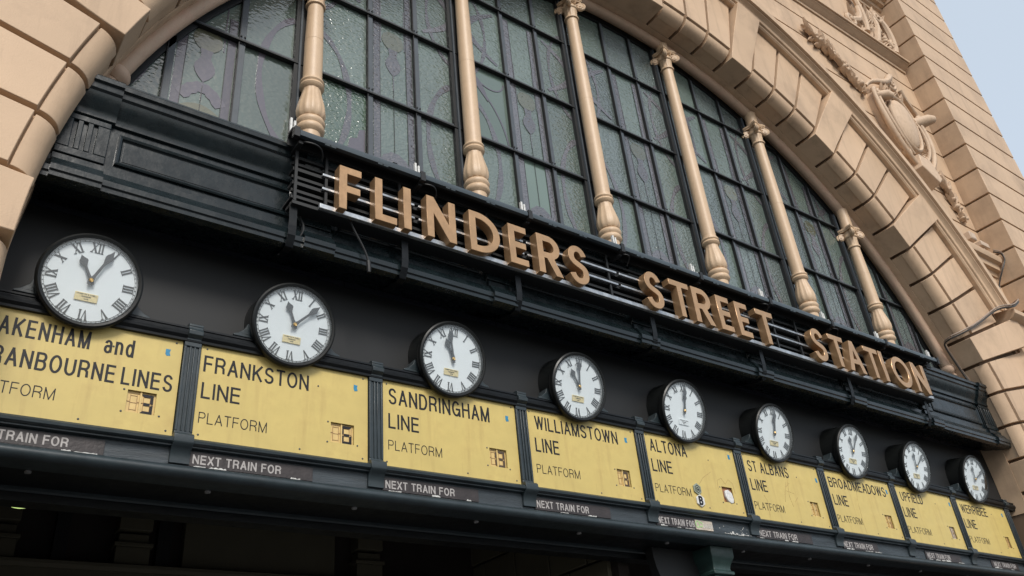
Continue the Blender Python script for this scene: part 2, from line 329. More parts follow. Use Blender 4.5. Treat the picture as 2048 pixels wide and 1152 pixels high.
M = dict(
 tan=mat('cream_masonry_paint', TAN, 0.62, var=0.07, vscale=1.3, bump=0.5, bscale=90, stain=(0.26,0.18,0.12), stain_amt=0.55, stain_scale=1.1, objvar=0.055, chips=(0.47,0.33,0.22), chip_th=0.72, chip_scale=5, spec=0.35),
 tan2=mat('cream_ornament_paint', (0.56,0.41,0.285), 0.6, var=0.08, vscale=5, bump=0.4, bscale=70, stain=(0.24,0.165,0.11), stain_amt=0.5, stain_scale=5, spec=0.35),
 recess=mat('cream_joint_paint', (0.17,0.115,0.075), 0.75, var=0.1, spec=0.2),
 tube=mat('faded_pink_cream_paint', (0.54,0.385,0.275), 0.55, var=0.10, vscale=6, bump=0.4, bscale=60, stain=(0.50,0.27,0.20), stain_amt=0.5, stain_scale=6, spec=0.35),
 column=mat('cream_gloss_paint', (0.565,0.405,0.262), 0.47, var=0.06, vscale=4, bump=0.35, bscale=50, stain=(0.30,0.20,0.13), stain_amt=0.42, stain_scale=4),
 green=mat('dark_green_gloss_paint', (0.007,0.012,0.014), 0.27, var=0.3, vscale=4, bump=0.8, bscale=9, rvar=0.08, bdet=3, spec=0.40),
 black=mat('black_gloss_paint', (0.0045,0.006,0.0075), 0.42, var=0.3, vscale=3, bump=0.5, bscale=16, rvar=0.08, stretch=(1,1,3), spec=0.26, bdet=3),
 wood=mat('black_painted_boarding', (0.024,0.028,0.040), 0.34, var=0.45, vscale=2.5, bump=1.7, bscale=12, rvar=0.18, stretch=(0.35,1,4), bdet=8, stain=(0.062,0.068,0.082), stain_amt=0.5, stain_scale=2.0, chips=(0.10,0.10,0.10), chip_th=0.80, chip_scale=14),
 slate=mat('blue_grey_painted_timber', (0.035,0.046,0.055), 0.5, var=0.35, vscale=5, bump=1.0, bscale=40, stretch=(0.4,1,4)),
 rail=mat('green_grey_frame_paint', (0.022,0.032,0.037), 0.38, var=0.2, vscale=6, bump=0.3, bscale=22, rvar=0.08, bdet=2),
 canopy=mat('blue_grey_rail_paint', (0.045,0.060,0.070), 0.35, var=0.15, vscale=6, bump=0.15, bscale=20),
 bar=mat('blue_grey_glazing_bar', (0.060,0.072,0.085), 0.5, var=0.15, vscale=6, bump=0.3, bscale=40),
 dark=mat('black_parts_and_shade', (0.006,0.007,0.008), 0.6),
 yellow=mat('faded_yellow_board', (0.55,0.425,0.140), 0.45, var=0.12, vscale=2.0, bump=0.12, bscale=25, stain=(0.36,0.24,0.08), stain_amt=0.5, stain_scale=2.3, chips=(0.22,0.12,0.04), chip_th=0.79, chip_scale=16, rvar=0.06),
 ink=mat('board_lettering_black', (0.012,0.012,0.014), 0.5, spec=0.3),
 amber=mat('amber_plate', (0.60,0.43,0.17), 0.4, var=0.1, vscale=20),
 amberd=mat('amber_line', (0.30,0.17,0.07), 0.5),
 ghost=mat('washed_out_plate', (0.46,0.40,0.33), 0.5, var=0.25, vscale=30),
 brown=mat('brown_patch', (0.30,0.13,0.055), 0.6, var=0.2, vscale=20),
 blue=mat('blue_sticker', (0.02,0.20,0.36), 0.5, var=0.2, vscale=40),
 white=mat('white_enamel', (0.70,0.765,0.79), 0.35, var=0.03, vscale=4, objvar=0.05),
 offwhite=mat('chipped_white_paint', (0.62,0.62,0.60), 0.6, var=0.2, vscale=40),
 casing=mat('black_clock_case', (0.007,0.008,0.008), 0.36, var=0.2, vscale=5, bump=0.2, bscale=30, spec=0.35),
 numeral=mat('dark_grey_numeral', (0.045,0.052,0.060), 0.45),
 hand=mat('slate_clock_hand', (0.050,0.057,0.064), 0.42),
 brass=mat('brass', (0.72,0.50,0.22), 0.3, metal=0.8, var=0.1, vscale=60),
 plaque=mat('pale_brass_plate', (0.66,0.57,0.32), 0.4, metal=0.2, var=0.12, vscale=60),
 bronze=mat('bronze_letter_paint', (0.45,0.275,0.145), 0.35, metal=0.5, var=0.12, vscale=7, bump=0.25, bscale=50, rvar=0.08, stain=(0.25,0.13,0.06), stain_amt=0.3, stain_scale=9, chips=(0.55,0.5,0.42), chip_th=0.775, chip_scale=60),
 alu=mat('bare_aluminium', (0.40,0.42,0.44), 0.42, metal=0.8, var=0.3, vscale=14, rvar=0.12),
 ntf=mat('peeling_black_sign_panel', (0.028,0.022,0.022), 0.5, var=0.35, vscale=8, bump=0.8, bscale=40, chips=(0.30,0.26,0.25), chip_th=0.745, chip_scale=38),
 ntft=mat('worn_grey_lettering', (0.36,0.34,0.33), 0.6, var=0.25, vscale=25, chips=(0.05,0.04,0.04), chip_th=0.72, chip_scale=60),
 peel=mat('peeled_edge_white', (0.52,0.52,0.50), 0.6, var=0.35, vscale=45),
 post=mat('deep_green_post_paint', (0.018,0.040,0.036), 0.4, var=0.3, vscale=6, bump=0.6, bscale=25, rvar=0.1),
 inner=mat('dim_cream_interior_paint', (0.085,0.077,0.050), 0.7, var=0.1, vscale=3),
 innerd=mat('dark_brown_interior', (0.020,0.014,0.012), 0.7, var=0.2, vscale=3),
 cable=mat('grey_brown_cable', (0.30,0.23,0.18), 0.5),
 cabled=mat('dark_cable', (0.03,0.028,0.026), 0.5),
 lampbox=mat('cream_lamp_casing', (0.52,0.40,0.30), 0.5),
 segbrown=mat('dark_brown_segment', (0.07,0.045,0.025), 0.5),
 scratch=mat('scratched_yellow', (0.40,0.28,0.10), 0.6, var=0.3, vscale=40),
 bolt=mat('dull_zinc', (0.20,0.20,0.20), 0.5, var=0.2),
 asphalt=mat('asphalt', (0.052,0.052,0.053), 0.85, var=0.2, vscale=2, bump=1.0, bscale=160),
 paving=mat('bluestone_paving', (0.11,0.11,0.115), 0.7, var=0.15, vscale=2, bump=0.6, bscale=60),
 tile=mat('sticker_grey_green', (0.24,0.27,0.21), 0.5, var=0.2, vscale=60),
 spray=mat('spray_green', (0.35,0.58,0.25), 0.6, var=0.3, vscale=50),
)
M['glass'] = glass_mat('rippled_grey_green_glass', (0.108,0.142,0.124), 0.0068, sc_=21, rough=0.10, spec=0.5)
M['glassb'] = glass_mat('rippled_grey_blue_glass', (0.110,0.138,0.132), 0.0100, sc_=23, rough=0.10, spec=0.5)
M['calm'] = glass_mat('lightly_rippled_green_glass', (0.108,0.140,0.122), 0.0026, sc_=18, rough=0.10, spec=0.45)
M['smooth'] = glass_mat('plain_replacement_glass', (0.115,0.160,0.135), 0.0006, rough=0.12, spec=0.4)
M['spark'] = glass_mat('sparkling_green_glass', (0.085,0.135,0.095), 0.0070, sc_=26, rough=0.07, spec=0.6)
M['purple'] = glass_mat('rippled_purple_glass', (0.094,0.092,0.102), 0.0068, sc_=21, rough=0.10, spec=0.5)
M['purples'] = glass_mat('plain_purple_glass', (0.096,0.088,0.106), 0.0016, rough=0.15, spec=0.4)
M['lead'] = mat('lead_came', (0.03,0.032,0.035), 0.5)
M['olives'] = glass_mat('plain_olive_glass', (0.125,0.125,0.085), 0.0016, rough=0.15, spec=0.4)
M['olive'] = glass_mat('rippled_olive_glass', (0.088,0.094,0.062), 0.006, rough=0.10, spec=0.5)
_g = bpy.data.materials.new('clock_cover_glass'); _g.use_nodes = True; _t = _g.node_tree; _n = _t.nodes; _n.clear()
_tr = _n.new('ShaderNodeBsdfTransparent'); _gl = _n.new('ShaderNodeBsdfGlossy'); _gl.inputs['Roughness'].default_value = 0.03
_lw = _n.new('ShaderNodeLayerWeight'); _lw.inputs[0].default_value = 0.5; _pw = _n.new('ShaderNodeMath'); _pw.operation = 'POWER'; _pw.inputs[1].default_value = 4.0; _fr = _n.new('ShaderNodeMath'); _fr.operation = 'MULTIPLY_ADD'; _fr.inputs[1].default_value = 0.6; _fr.inputs[2].default_value = 0.045; _t.links.new(_lw.outputs['Facing'], _pw.inputs[0]); _t.links.new(_pw.outputs[0], _fr.inputs[0]); _mx = _n.new('ShaderNodeMixShader'); _ou = _n.new('ShaderNodeOutputMaterial')
_t.links.new(_fr.outputs[0], _mx.inputs[0]); _t.links.new(_tr.outputs[0], _mx.inputs[1]); _t.links.new(_gl.outputs[0], _mx.inputs[2]); _t.links.new(_mx.outputs[0], _ou.inputs[0])
M['cover'] = _g
_e = bpy.data.materials.new('lamp_glow'); _e.use_nodes = True; _p = _e.node_tree.nodes['Principled BSDF']
_p.inputs['Emission Color'].default_value = (0.75, 1.0, 0.30, 1); _p.inputs['Emission Strength'].default_value = 0.9
M['glow'] = _e

# ------------------------------------------------------------------ setting
g = MB().box(-400, 400, -400, -4.6, -0.3, -0.12).build('road', M['asphalt'], smooth=0); g['kind'] = 'structure'
g = MB().box(-400, 400, -4.4, 60, -0.3, 0.0).build('pavement', M['paving'], smooth=0); g['kind'] = 'structure'
g = MB().box(-400, 400, -4.6, -4.4, -0.3, 0.004).build('kerb', M['paving'], bevel=0.02); g['kind'] = 'structure'

ZC = 4.611        # centre height of the arch
# ------------------------------------------------------------------ the building
B = thing('station_building', 'cream painted railway station front with a great arched window and rusticated corner pier', 'building')
# voussoirs
RB = 8.15
roll = [(6.95-0.158*math.sin(t), -0.405-0.155*math.cos(t)) for t in [i*math.pi/16 for i in range(9)]]
norm = [(6.80,-0.20),(6.80,-0.388),(6.785,-0.392),(6.785,-0.402)] + roll[::-1][1:] + [(6.953,-0.535),(6.962,-0.535),(6.966,-0.592),(8.19,-0.59),(8.19,-0.44),(6.93,-0.44),(6.93,-0.2)]
proj = [(6.79,-0.20),(6.79,-0.585),(6.90,-0.587),(7.1,-0.60),(7.4,-0.635),(7.8,-0.69),(8.19,-0.75),(8.19,-0.44),(6.93,-0.44),(6.93,-0.2)]
def widen(pr, rb): return [(rb if r > 8 else r, y) for r, y in pr]
J = [94.3, 85.7, 81.8, 77.9, 73.8, 69.8, 65.7, 61.7, 57.65, 53.5, 49.4, 45.4, 41.0, 36.9, 32.4, 27.9, 23.0, 19.2, 15.0, 10.7, 6.4, 2.3]
gap = 0.20
cells = []
for i in range(1, len(J)):
    pr = (i-1) % 4 == 0
    cells.append((J[i]+gap, J[i-1]-gap, pr))
for (a0, a1, pr) in cells:
    for mir in (0, 1):
        if mir and a1 > 94: continue
        b0, b1 = (a0, a1) if not mir else (180-a1, 180-a0)
        prof = proj if pr else norm
        if a1 < 25: prof = widen(prof, 8.62)
        MB().arc(prof, b0, b1, 5, ZC).build('voussoir', M['tan'], B, bevel=0.008)
# jamb blocks under the springing: same section, straight
def jamb(z0, z1, sgn, pr):
    prof = widen(proj if pr else norm, 8.62); n = len(prof); mb = MB(); vs = []
    for z in (z0, z1): vs += [(sgn*r, y, z) for r, y in prof]
    mb.add(vs, [tuple(range(n)), tuple(range(2*n-1, n-1, -1))] + [(i, (i+1)%n, n+(i+1)%n, n+i) for i in range(n)])
    mb.build('jamb_block', M['tan'], B, bevel=0.008)
zj = [4.611+0.265, 4.38, 3.88, 3.38, 2.88, 2.38, 1.88, 1.38, 0.88, 0.05]
for i in range(len(zj)-1):
    for s in (-1, 1): jamb(zj[i+1]+0.016, zj[i]-0.016, s, i % 4 == 3)
ring = [(6.80,0.12),(6.80,-0.205),(6.875,-0.21),(6.875,-0.40),(6.91,-0.46),(7.0,-0.49),(7.2,-0.52),(8.3,-0.52),(8.3,0.12)]
MB().arc(ring, 0, 180, 120, ZC).build('arch_ring', M['recess'], B)
for s in (-1, 1):
    n = len(ring); vs = []
    for z in (0.0, ZC): vs += [(s*r, y, z) for r, y in ring]
    MB().add(vs, [tuple(range(n)), tuple(range(2*n-1, n-1, -1))] + [(i, (i+1)%n, n+(i+1)%n, n+i) for i in range(n)]).build('arch_jamb', M['recess'], B)
# smooth soffit strip behind the joints
MB().arc([(6.786,-0.203),(6.786,0.10),(6.80,0.10),(6.80,-0.203)], 0, 180, 120, ZC).build('arch_soffit', M['tan'], B)
# archivolt moulding
AE = 24.4
arv = [(8.17,-0.52),(8.17,-0.66),(8.19,-0.685),(8.215,-0.69),(8.225,-0.72),(8.27,-0.735),(8.30,-0.77),(8.31,-0.80),(8.335,-0.80),(8.34,-0.845),(8.45,-0.85),(8.46,-0.83),(8.47,-0.52)]
MB().arc(arv, AE, 180-AE, 90, ZC).build('archivolt', M['tan'], B, smooth=30)
# bead moulding (thick roll) round the glass
bead = [(6.755+0.075*math.cos(t), -0.045+0.075*math.sin(t)) for t in [2*math.pi*i/14 for i in range(14)]]
MB().arc(bead, 20.5, 159.5, 100, ZC).build('arch_bead', M['tube'], B)
for s in (-1, 1):
    t = R(20.5); x, z = 6.755*math.cos(t)*s, ZC+6.755*math.sin(t)
    mb = MB(); dx, dz = math.sin(t)*s, -math.cos(t)
    for k, r in ((0.0,0.085),(0.03,0.105),(0.07,0.105),(0.10,0.085)):
        pass
    mb.tube([(x+dx*q, -0.045, z+dz*q) for q in (-0.02,0.0,0.03,0.07,0.10,0.13)], [0.078,0.10,0.112,0.112,0.10,0.075], 14)
    mb.tube([(x+dx*q, -0.045, z+dz*q) for q in (0.13,0.22,0.34)], [0.07,0.085,0.05], 10)
    for k in range(7):
        mb.leaf(x+dx*(0.15+0.02*k)+random.uniform(-.04,.04), z+dz*(0.15+0.03*k), -90+s*20+random.uniform(-50,50), 0.12, 0.03, -0.11, 0.03)
    mb.build('bead_stop', M['tube'], B)
# spandrel wall courses
YW = -0.54; DZ = 0.613; XP = 8.57
def arcx(z, r):
    q = r*r-(z-ZC)**2
    return math.sqrt(q) if q > 0 else 0.0
zs = [13.765 - DZ*k for k in range(0, 20)]
def course(z0, z1, s, y0, y1, g_, rr):
    a, b = z0+g_, z1-g_
    if a - ZC >= rr: poly = [(0.0,a),(XP,a),(XP,b),(0.0,b)]
    else:
        n = 6; left = [(max(arcx(a+(b-a)*i/n, rr), 0.0), a+(b-a)*i/n) for i in range(n+1)]
        poly = [(XP, a), (XP, b)] + left[::-1]
        if left[0][0] >= XP: return None
    poly = [(s*x, z) for x, z in poly]
    return MB().prism(poly, y0, y1)
for s in (-1, 1):
    back = MB()
    for k in range(len(zs)-1):
        z0, z1 = zs[k+1], zs[k]
        if z1 < 7.0: continue
        c = course(z0, z1, s, YW, YW+0.12, 0.017, 8.44 if z0 > 8.0 else 8.40)
        if c: c.build('wall_course', M['tan'], B, bevel=0.007)
    c = course(13.765, 14.25, s, YW, YW+0.12, 0.017, 8.44)
    c.build('wall_course', M['tan'], B, bevel=0.007)
    lo = 6.0; n = 30
    poly = [(arcx(lo+(14.25-lo)*i/n, 8.35), lo+(14.25-lo)*i/n) for i in range(n+1)]
    poly = [(XP+0.02, 14.25), (XP+0.02, lo)] + poly
    MB().prism([(s*x, z) for x, z in poly], YW+0.05, 0.1).build('wall_backing', M['recess'], B)
# ledge moulding and upper panel
led = [(-0.5,14.20),(-0.57,14.20),(-0.58,14.25),(-0.61,14.265),(-0.66,14.32),(-0.70,14.345),(-0.70,14.37),(-0.735,14.375),(-0.735,14.43),(-0.70,14.445),(-0.60,14.47),(-0.5,14.50)]
MB().sweep(led, [-XP+0.06, XP-0.06]).build('ledge_moulding', M['tan'], B, smooth=30)
MB().box(-XP, XP, -0.50, 0.1, 14.26, 18.6).build('upper_wall', M['tan'], B)
cor = [(-0.5,16.05),(-0.56,16.05),(-0.57,16.11),(-0.62,16.14),(-0.64,16.20),(-0.72,16.22),(-0.74,16.30),(-0.84,16.33),(-0.84,16.42),(-0.90,16.44),(-0.90,16.52),(-0.5,16.60)]
MB().sweep(cor, [-XP, XP]).build('upper_cornice', M['tan'], B, smooth=30)
# corner piers
for s in (-1, 1):
    z = 14.378-DZ*24
    for k in range(31):
        a, b = z+DZ*k, z+DZ*(k+1)
        if b < 0.1: continue
        a = max(a, 0.02)
        x0, x1 = sorted((s*XP, s*11.0))
        MB().box(x0, x1, -1.03, 5.0, a+0.022, b-0.022).build('pier_course', M['tan'], B, bevel=0.008)
    x0, x1 = sorted((s*(XP+0.045), s*10.955))
    MB().box(x0, x1, -0.985, 4.9, 0.0, 18.6).build('pier_core', M['recess'], B)
    x0, x1 = sorted((s*(XP-0.1), s*11.1))
    MB().box(x0, x1, -1.15, 5.1, 18.4, 18.9).build('pier_cap', M['tan'], B, bevel=0.02)
# short impost mouldings beside the arch
for s in (-1, 1):
    ia = [(-0.5,9.02),(-0.57,9.02),(-0.59,9.10),(-0.66,9.12),(-0.67,9.22),(-0.74,9.25),(-0.76,9.31),(-0.76,9.36),(-0.70,9.38),(-0.5,9.42)]
    x0, x1 = sorted((s*7.20, s*8.52)); MB().sweep(ia, [x0, x1]).build('string_moulding', M['tan'], B, smooth=30)
    ib = [(-0.5,7.62),(-0.60,7.62),(-0.61,7.70),(-0.72,7.73),(-0.73,7.86),(-0.82,7.90),(-0.86,7.94),(-0.86,8.02),(-0.78,8.04),(-0.5,8.08)]
    x0, x1 = sorted((s*7.72, s*8.565)); MB().sweep(ib, [x0, x1]).build('impost_moulding', M['tan'], B, smooth=30)
    x0, x1 = sorted((s*8.0, s*8.565)); MB().box(x0, x1, -0.58, -0.3, 0.0, 7.62).build('lower_wall', M['tan'], B)
# body of the building behind
MB().box(-10.9, 10.9, 0.12, 0.3, 12.0, 18.5).build('rear_wall', M['dark'], B)
MB().box(-10.9, 10.9, 0.3, 6.0, 18.45, 18.6).build('roof', M['slate'], B)

# carved ornaments ------------------------------------------------------------
def spiral(cx, cz, r0, r1, a0, turns, n=34, y=-0.6):
    return [(cx+(r0+(r1-r0)*i/n)*math.cos(R(a0)+turns*2*math.pi*i/n), y-0.02*i/n*3, cz+(r0+(r1-r0)*i/n)*math.sin(R(a0)+turns*2*math.pi*i/n)) for i in range(n+1)]
def bez(p, n=16):
    out = []
    for i in range(n+1):
        t = i/n; u = 1-t
        out.append(tuple(u**3*p[0][k]+3*u*u*t*p[1][k]+3*u*t*t*p[2][k]+t**3*p[3][k] for k in range(len(p[0]))))
    return out
def swag(mb, pts, n, size):
    for i in range(n):
        t = i/(n-1)*(len(pts)-1); k = min(int(t), len(pts)-2); f = t-k
        x = pts[k][0]+(pts[k+1][0]-pts[k][0])*f; z = pts[k][1]+(pts[k+1][1]-pts[k][1])*f
        d = math.degrees(math.atan2(pts[k+1][1]-pts[k][1], pts[k+1][0]-pts[k][0]))
        sz = size*(0.7+0.45*math.sin(math.pi*min(1, 0.15+0.85*i/n)))
        for q in (-1, 1, -0.45, 0.45):
            mb.leaf(x+random.uniform(-.03,.03), z+random.uniform(-.03,.03), d+180+q*random.uniform(38,66), sz*random.uniform(0.95,1.35), sz*0.21, -0.56-random.uniform(0,.06), sz*0.20, sz*random.uniform(0.08,0.30))
        if i % 2 == 1:
            for _ in range(3):
                bx, bz = x+random.uniform(-.10,.10), z+random.uniform(-.10,.10); r_ = sz*random.uniform(0.16,0.22)
                mb.dome(bx, bz, r_, r_, -0.60, r_*1.6, 12, 5); mb.lathey([(r_*0.98,-0.53),(r_,-0.60)], bx, bz, 12)
def ornament(s):
    X = lambda x: s*x
    mb = MB()
    swag(mb, [(X(4.72),13.30),(X(5.2),13.08),(X(5.6),12.75),(X(6.05),12.42)], 9, 0.27)
    mb.build('leaf_swag', M['tan2'], B, smooth=28)
    mb = MB()
    swag(mb, [(X(7.55),11.25),(X(7.85),10.95),(X(7.98),10.55),(X(8.08),10.15)], 8, 0.22)
    mb.build('leaf_drop', M['tan2'], B, smooth=28)
    c = MB()
    # back shield
    outl = [(6.25,12.55),(6.75,12.85),(7.25,12.8),(7.65,12.45),(7.72,11.9),(7.5,11.35),(7.2,10.95),(7.0,10.7),(6.75,10.85),(6.5,11.2),(6.25,11.75),(6.15,12.2)]
    sm = []
    for i in range(len(outl)):
        a, b, d_ = outl[i-1], outl[i], outl[(i+1) % len(outl)]
        sm += [((a[0]+2*b[0]*1.5)/4, (a[1]+3*b[1])/4), ((3*b[0]+d_[0])/4, (3*b[1]+d_[1])/4)]
    c.prism([(X(x), z) for x, z in sm], -0.66, -0.5)
    c.build('shield_back', M['tan2'], B, bevel=0.03, smooth=50)
    d_ = MB(); d_.dome(X(6.92), 11.93, 0.33, 0.60, -0.70, 0.14)
    d_.build('shield_oval', M['tan2'], B, smooth=60)
    f = MB()
    f.ringy([(1.0+0.07*math.cos(t), -0.72-0.05*math.sin(t)) for t in [2*math.pi*i/8 for i in range(8)]], 0, 0, 48)
    f.v = [(X(6.92)+x*0.39*s, y, 11.93+z*0.66) for x, y, z in f.v]
    def tb(pts, r, fl=1.0): f.tube([(X(p[0]), p[1], p[2]) for p in pts], r, 8, fl)
    # strapwork edges, left and right
    tb(bez([(6.18,-0.70,12.50),(6.10,-0.72,11.9),(6.30,-0.72,11.2),(6.88,-0.70,10.75)]), [0.036+0.022*math.sin(math.pi*i/16) for i in range(17)])
    tb(bez([(6.33,-0.70,12.35),(6.3,-0.74,11.9),(6.5,-0.74,11.35),(6.80,-0.70,11.15)]), 0.035)
    tb(bez([(7.62,-0.70,12.35),(7.80,-0.74,11.8),(7.62,-0.72,11.2),(7.12,-0.70,10.8)]), [0.036+0.022*math.sin(math.pi*i/16) for i in range(17)])
    tb(bez([(7.45,-0.70,12.2),(7.6,-0.76,11.8),(7.5,-0.74,11.4),(7.2,-0.70,11.1)]), 0.04)
    # top scroll pediment
    tb(bez([(6.15,-0.62,12.62),(6.4,-0.72,12.95),(6.75,-0.72,12.75),(7.08,-0.72,13.22)]), [0.034+0.003*i for i in range(17)])
    tb(bez([(7.35,-0.72,13.0),(7.5,-0.68,12.75),(7.7,-0.66,12.8),(7.95,-0.62,12.55)]), 0.05)
    for (cx, cz, r, st) in ((7.16,13.12,0.16,200),(6.40,12.50,0.13,120),(7.86,12.42,0.15,20),(6.62,11.18,0.12,200),(7.26,11.18,0.12,-20)):
        tb([(p[0], p[1]-0.06, p[2]) for p in spiral(cx, cz, r, 0.03, st, 1.6)], [0.05-0.0009*i for i in range(35)])
        f.lathey([(r*0.92,-0.5),(r*0.92,-0.66),(r*0.6,-0.70),(0.05,-0.72)], X(cx), cz, 18)
    # rolled lugs
    f.tube([(X(6.38),-0.62,12.45),(X(6.48),-0.80,12.40),(X(6.56),-0.84,12.37)], [0.10,0.10,0.07], 14)
    f.tube([(X(7.62),-0.62,12.30),(X(7.80),-0.84,12.34),(X(7.90),-0.88,12.36)], [0.13,0.11,0.08], 14)
    for k in range(12):
        f.leaf(X(6.62+0.06*k), 12.62+0.05*math.sin(k*1.4), random.uniform(30,150), 0.22, 0.05, -0.67, 0.05, 0.08)
    for k in range(16):
        a_ = 360*k/16; f.leaf(X(6.92+0.45*math.cos(R(a_))), 11.93+0.74*math.sin(R(a_)), a_+random.uniform(40,110)*s, 0.20, 0.045, -0.665, 0.04, 0.07)
    for k in range(8):
        f.leaf(X(6.40+0.03*k), 12.15-0.13*k, random.uniform(150,230), 0.14, 0.04, -0.69, 0.06)
        f.leaf(X(7.40-0.01*k), 12.15-0.11*k, random.uniform(-50,30), 0.14, 0.04, -0.69, 0.06)
    f.build('shield_scrollwork', M['tan2'], B, smooth=45)
    q = MB()
    q.add([(X(a),y,z) for a, y, z in ((6.78,-0.5,11.15),(7.2,-0.5,11.15),(7.22,-0.5,10.55),(7.05,-0.5,10.38),(6.62,-0.5,10.72),
        (6.80,-0.78,11.10),(7.18,-0.78,11.08),(7.20,-0.84,10.62),(7.05,-0.84,10.48),(6.70,-0.80,10.78))],
        [(0,1,2,3,4),(5,6,7,8,9),(0,1,6,5),(1,2,7,6),(2,3,8,7),(3,4,9,8),(4,0,5,9)])
    q.build('shield_pendant', M['tan2'], B, bevel=0.015)
    # acanthus panel above the ledge
    u = MB()
    def t2(pts, r): u.tube([(X(p[0]), p[1], p[2]) for p in pts], r, 8)
    t2(bez([(6.65,-0.56,14.62),(6.9,-0.62,15.1),(7.15,-0.64,14.7),(7.3,-0.62,15.5)]), [0.09-0.002*i for i in range(17)])
    t2(bez([(7.3,-0.60,14.75),(7.5,-0.66,15.4),(7.2,-0.64,15.8),(7.45,-0.6,16.0)]), [0.08-0.002*i for i in range(17)])
    t2(bez([(8.25,-0.60,14.6),(8.45,-0.66,15.2),(8.2,-0.66,15.6),(8.0,-0.6,15.8)]), [0.10-0.003*i for i in range(17)])
    t2(bez([(7.6,-0.60,14.6),(7.7,-0.68,15.0),(8.0,-0.66,15.3),(7.75,-0.6,15.7)]), [0.09-0.003*i for i in range(17)])
    for (cx, cz, r, st) in ((6.70,14.72,0.17,60),(8.05,15.55,0.16,0),(8.3,14.85,0.14,90),(7.38,15.95,0.14,180)):
        t2([(p[0], p[1]-0.02, p[2]) for p in spiral(cx, cz, r, 0.03, st, 1.5)], [0.055-0.0009*i for i in range(35)])
    for k in range(34):
        t = random.random(); x = 7.0+1.3*t; z = 14.6+1.2*random.random()*(0.4+0.6*t)
        u.leaf(X(x), z, random.uniform(40,140), random.uniform(0.22,0.45), 0.06, -0.55-random.uniform(0,.06), 0.05, random.uniform(0.03,0.12))
    for k in range(14):
        u.dome(X(random.uniform(7.4,8.2)), random.uniform(14.7,15.4), 0.06, 0.06, -0.58, 0.08, 10, 4)
    u.build('acanthus_relief', M['tan2'], B, smooth=40)
for s in (-1, 1): ornament(s)

# ------------------------------------------------------------------ arched window
W = thing('arched_window', 'tall arched leadlight window of rippled grey green glass behind cream columns', 'window')
YG = 0.10
CX = [-4.67, -2.803, -0.935, 0.93, 2.797, 4.665]
MUL = [-5.94,-5.33,-3.975,-3.40,-2.105,-1.54,-0.215,0.345,1.64,2.215,3.51,4.085,5.36,5.95]
HB = [8.01, 9.195, 10.375]
RG = 6.72
def clip_circle(x0, x1, z0, z1):
    n = 14; poly = [(x0, z0), (x1, z0)]
    top = []
    for i in range(n+1):
        x = x1+(x0-x1)*i/n; q = RG*RG-x*x
        zt = min(z1, ZC+math.sqrt(q)) if q > 0 else z0
        top.append((x, max(zt, z0)))
    if max(t[1] for t in top) - z0 < 0.02: return None
    out = poly + top
    res = []
    for p in out:
        if not res or math.hypot(p[0]-res[-1][0], p[1]-res[-1][1]) > 1e-5: res.append(p)
    if math.hypot(res[0][0]-res[-1][0], res[0][1]-res[-1][1]) < 1e-5: res.pop()
    return res if len(res) > 2 else None
xe = sorted([-6.6, 6.6] + [c for c in CX] + MUL); ze = [6.5] + HB + [11.6]
for i in range(len(xe)-1):
    for j in range(len(ze)-1):
        p = clip_circle(xe[i], xe[i+1], ze[j], ze[j+1])
        if not p: continue
        mm = M['glass'] if (xe[i] < -1.5) else (M['glassb'] if (i+j) % 3 else M['glass'])
        if xe[i] < -4.7: mm = M['calm']
        if abs(xe[i]+2.803) < .01 and j == 1: mm = M['smooth']
        if abs(xe[i]+2.105) < .01 and j == 0: mm = M['smooth']
        if abs(xe[i]-0.93) < .01 and j == 2: mm = M['smooth'] if False else M['glass']
        if abs(xe[i]+4.67) < .01 and j == 0: mm = M['spark']
        MB().prism(p, YG, YG+0.012).build('glass_pane', mm, W, smooth=0)
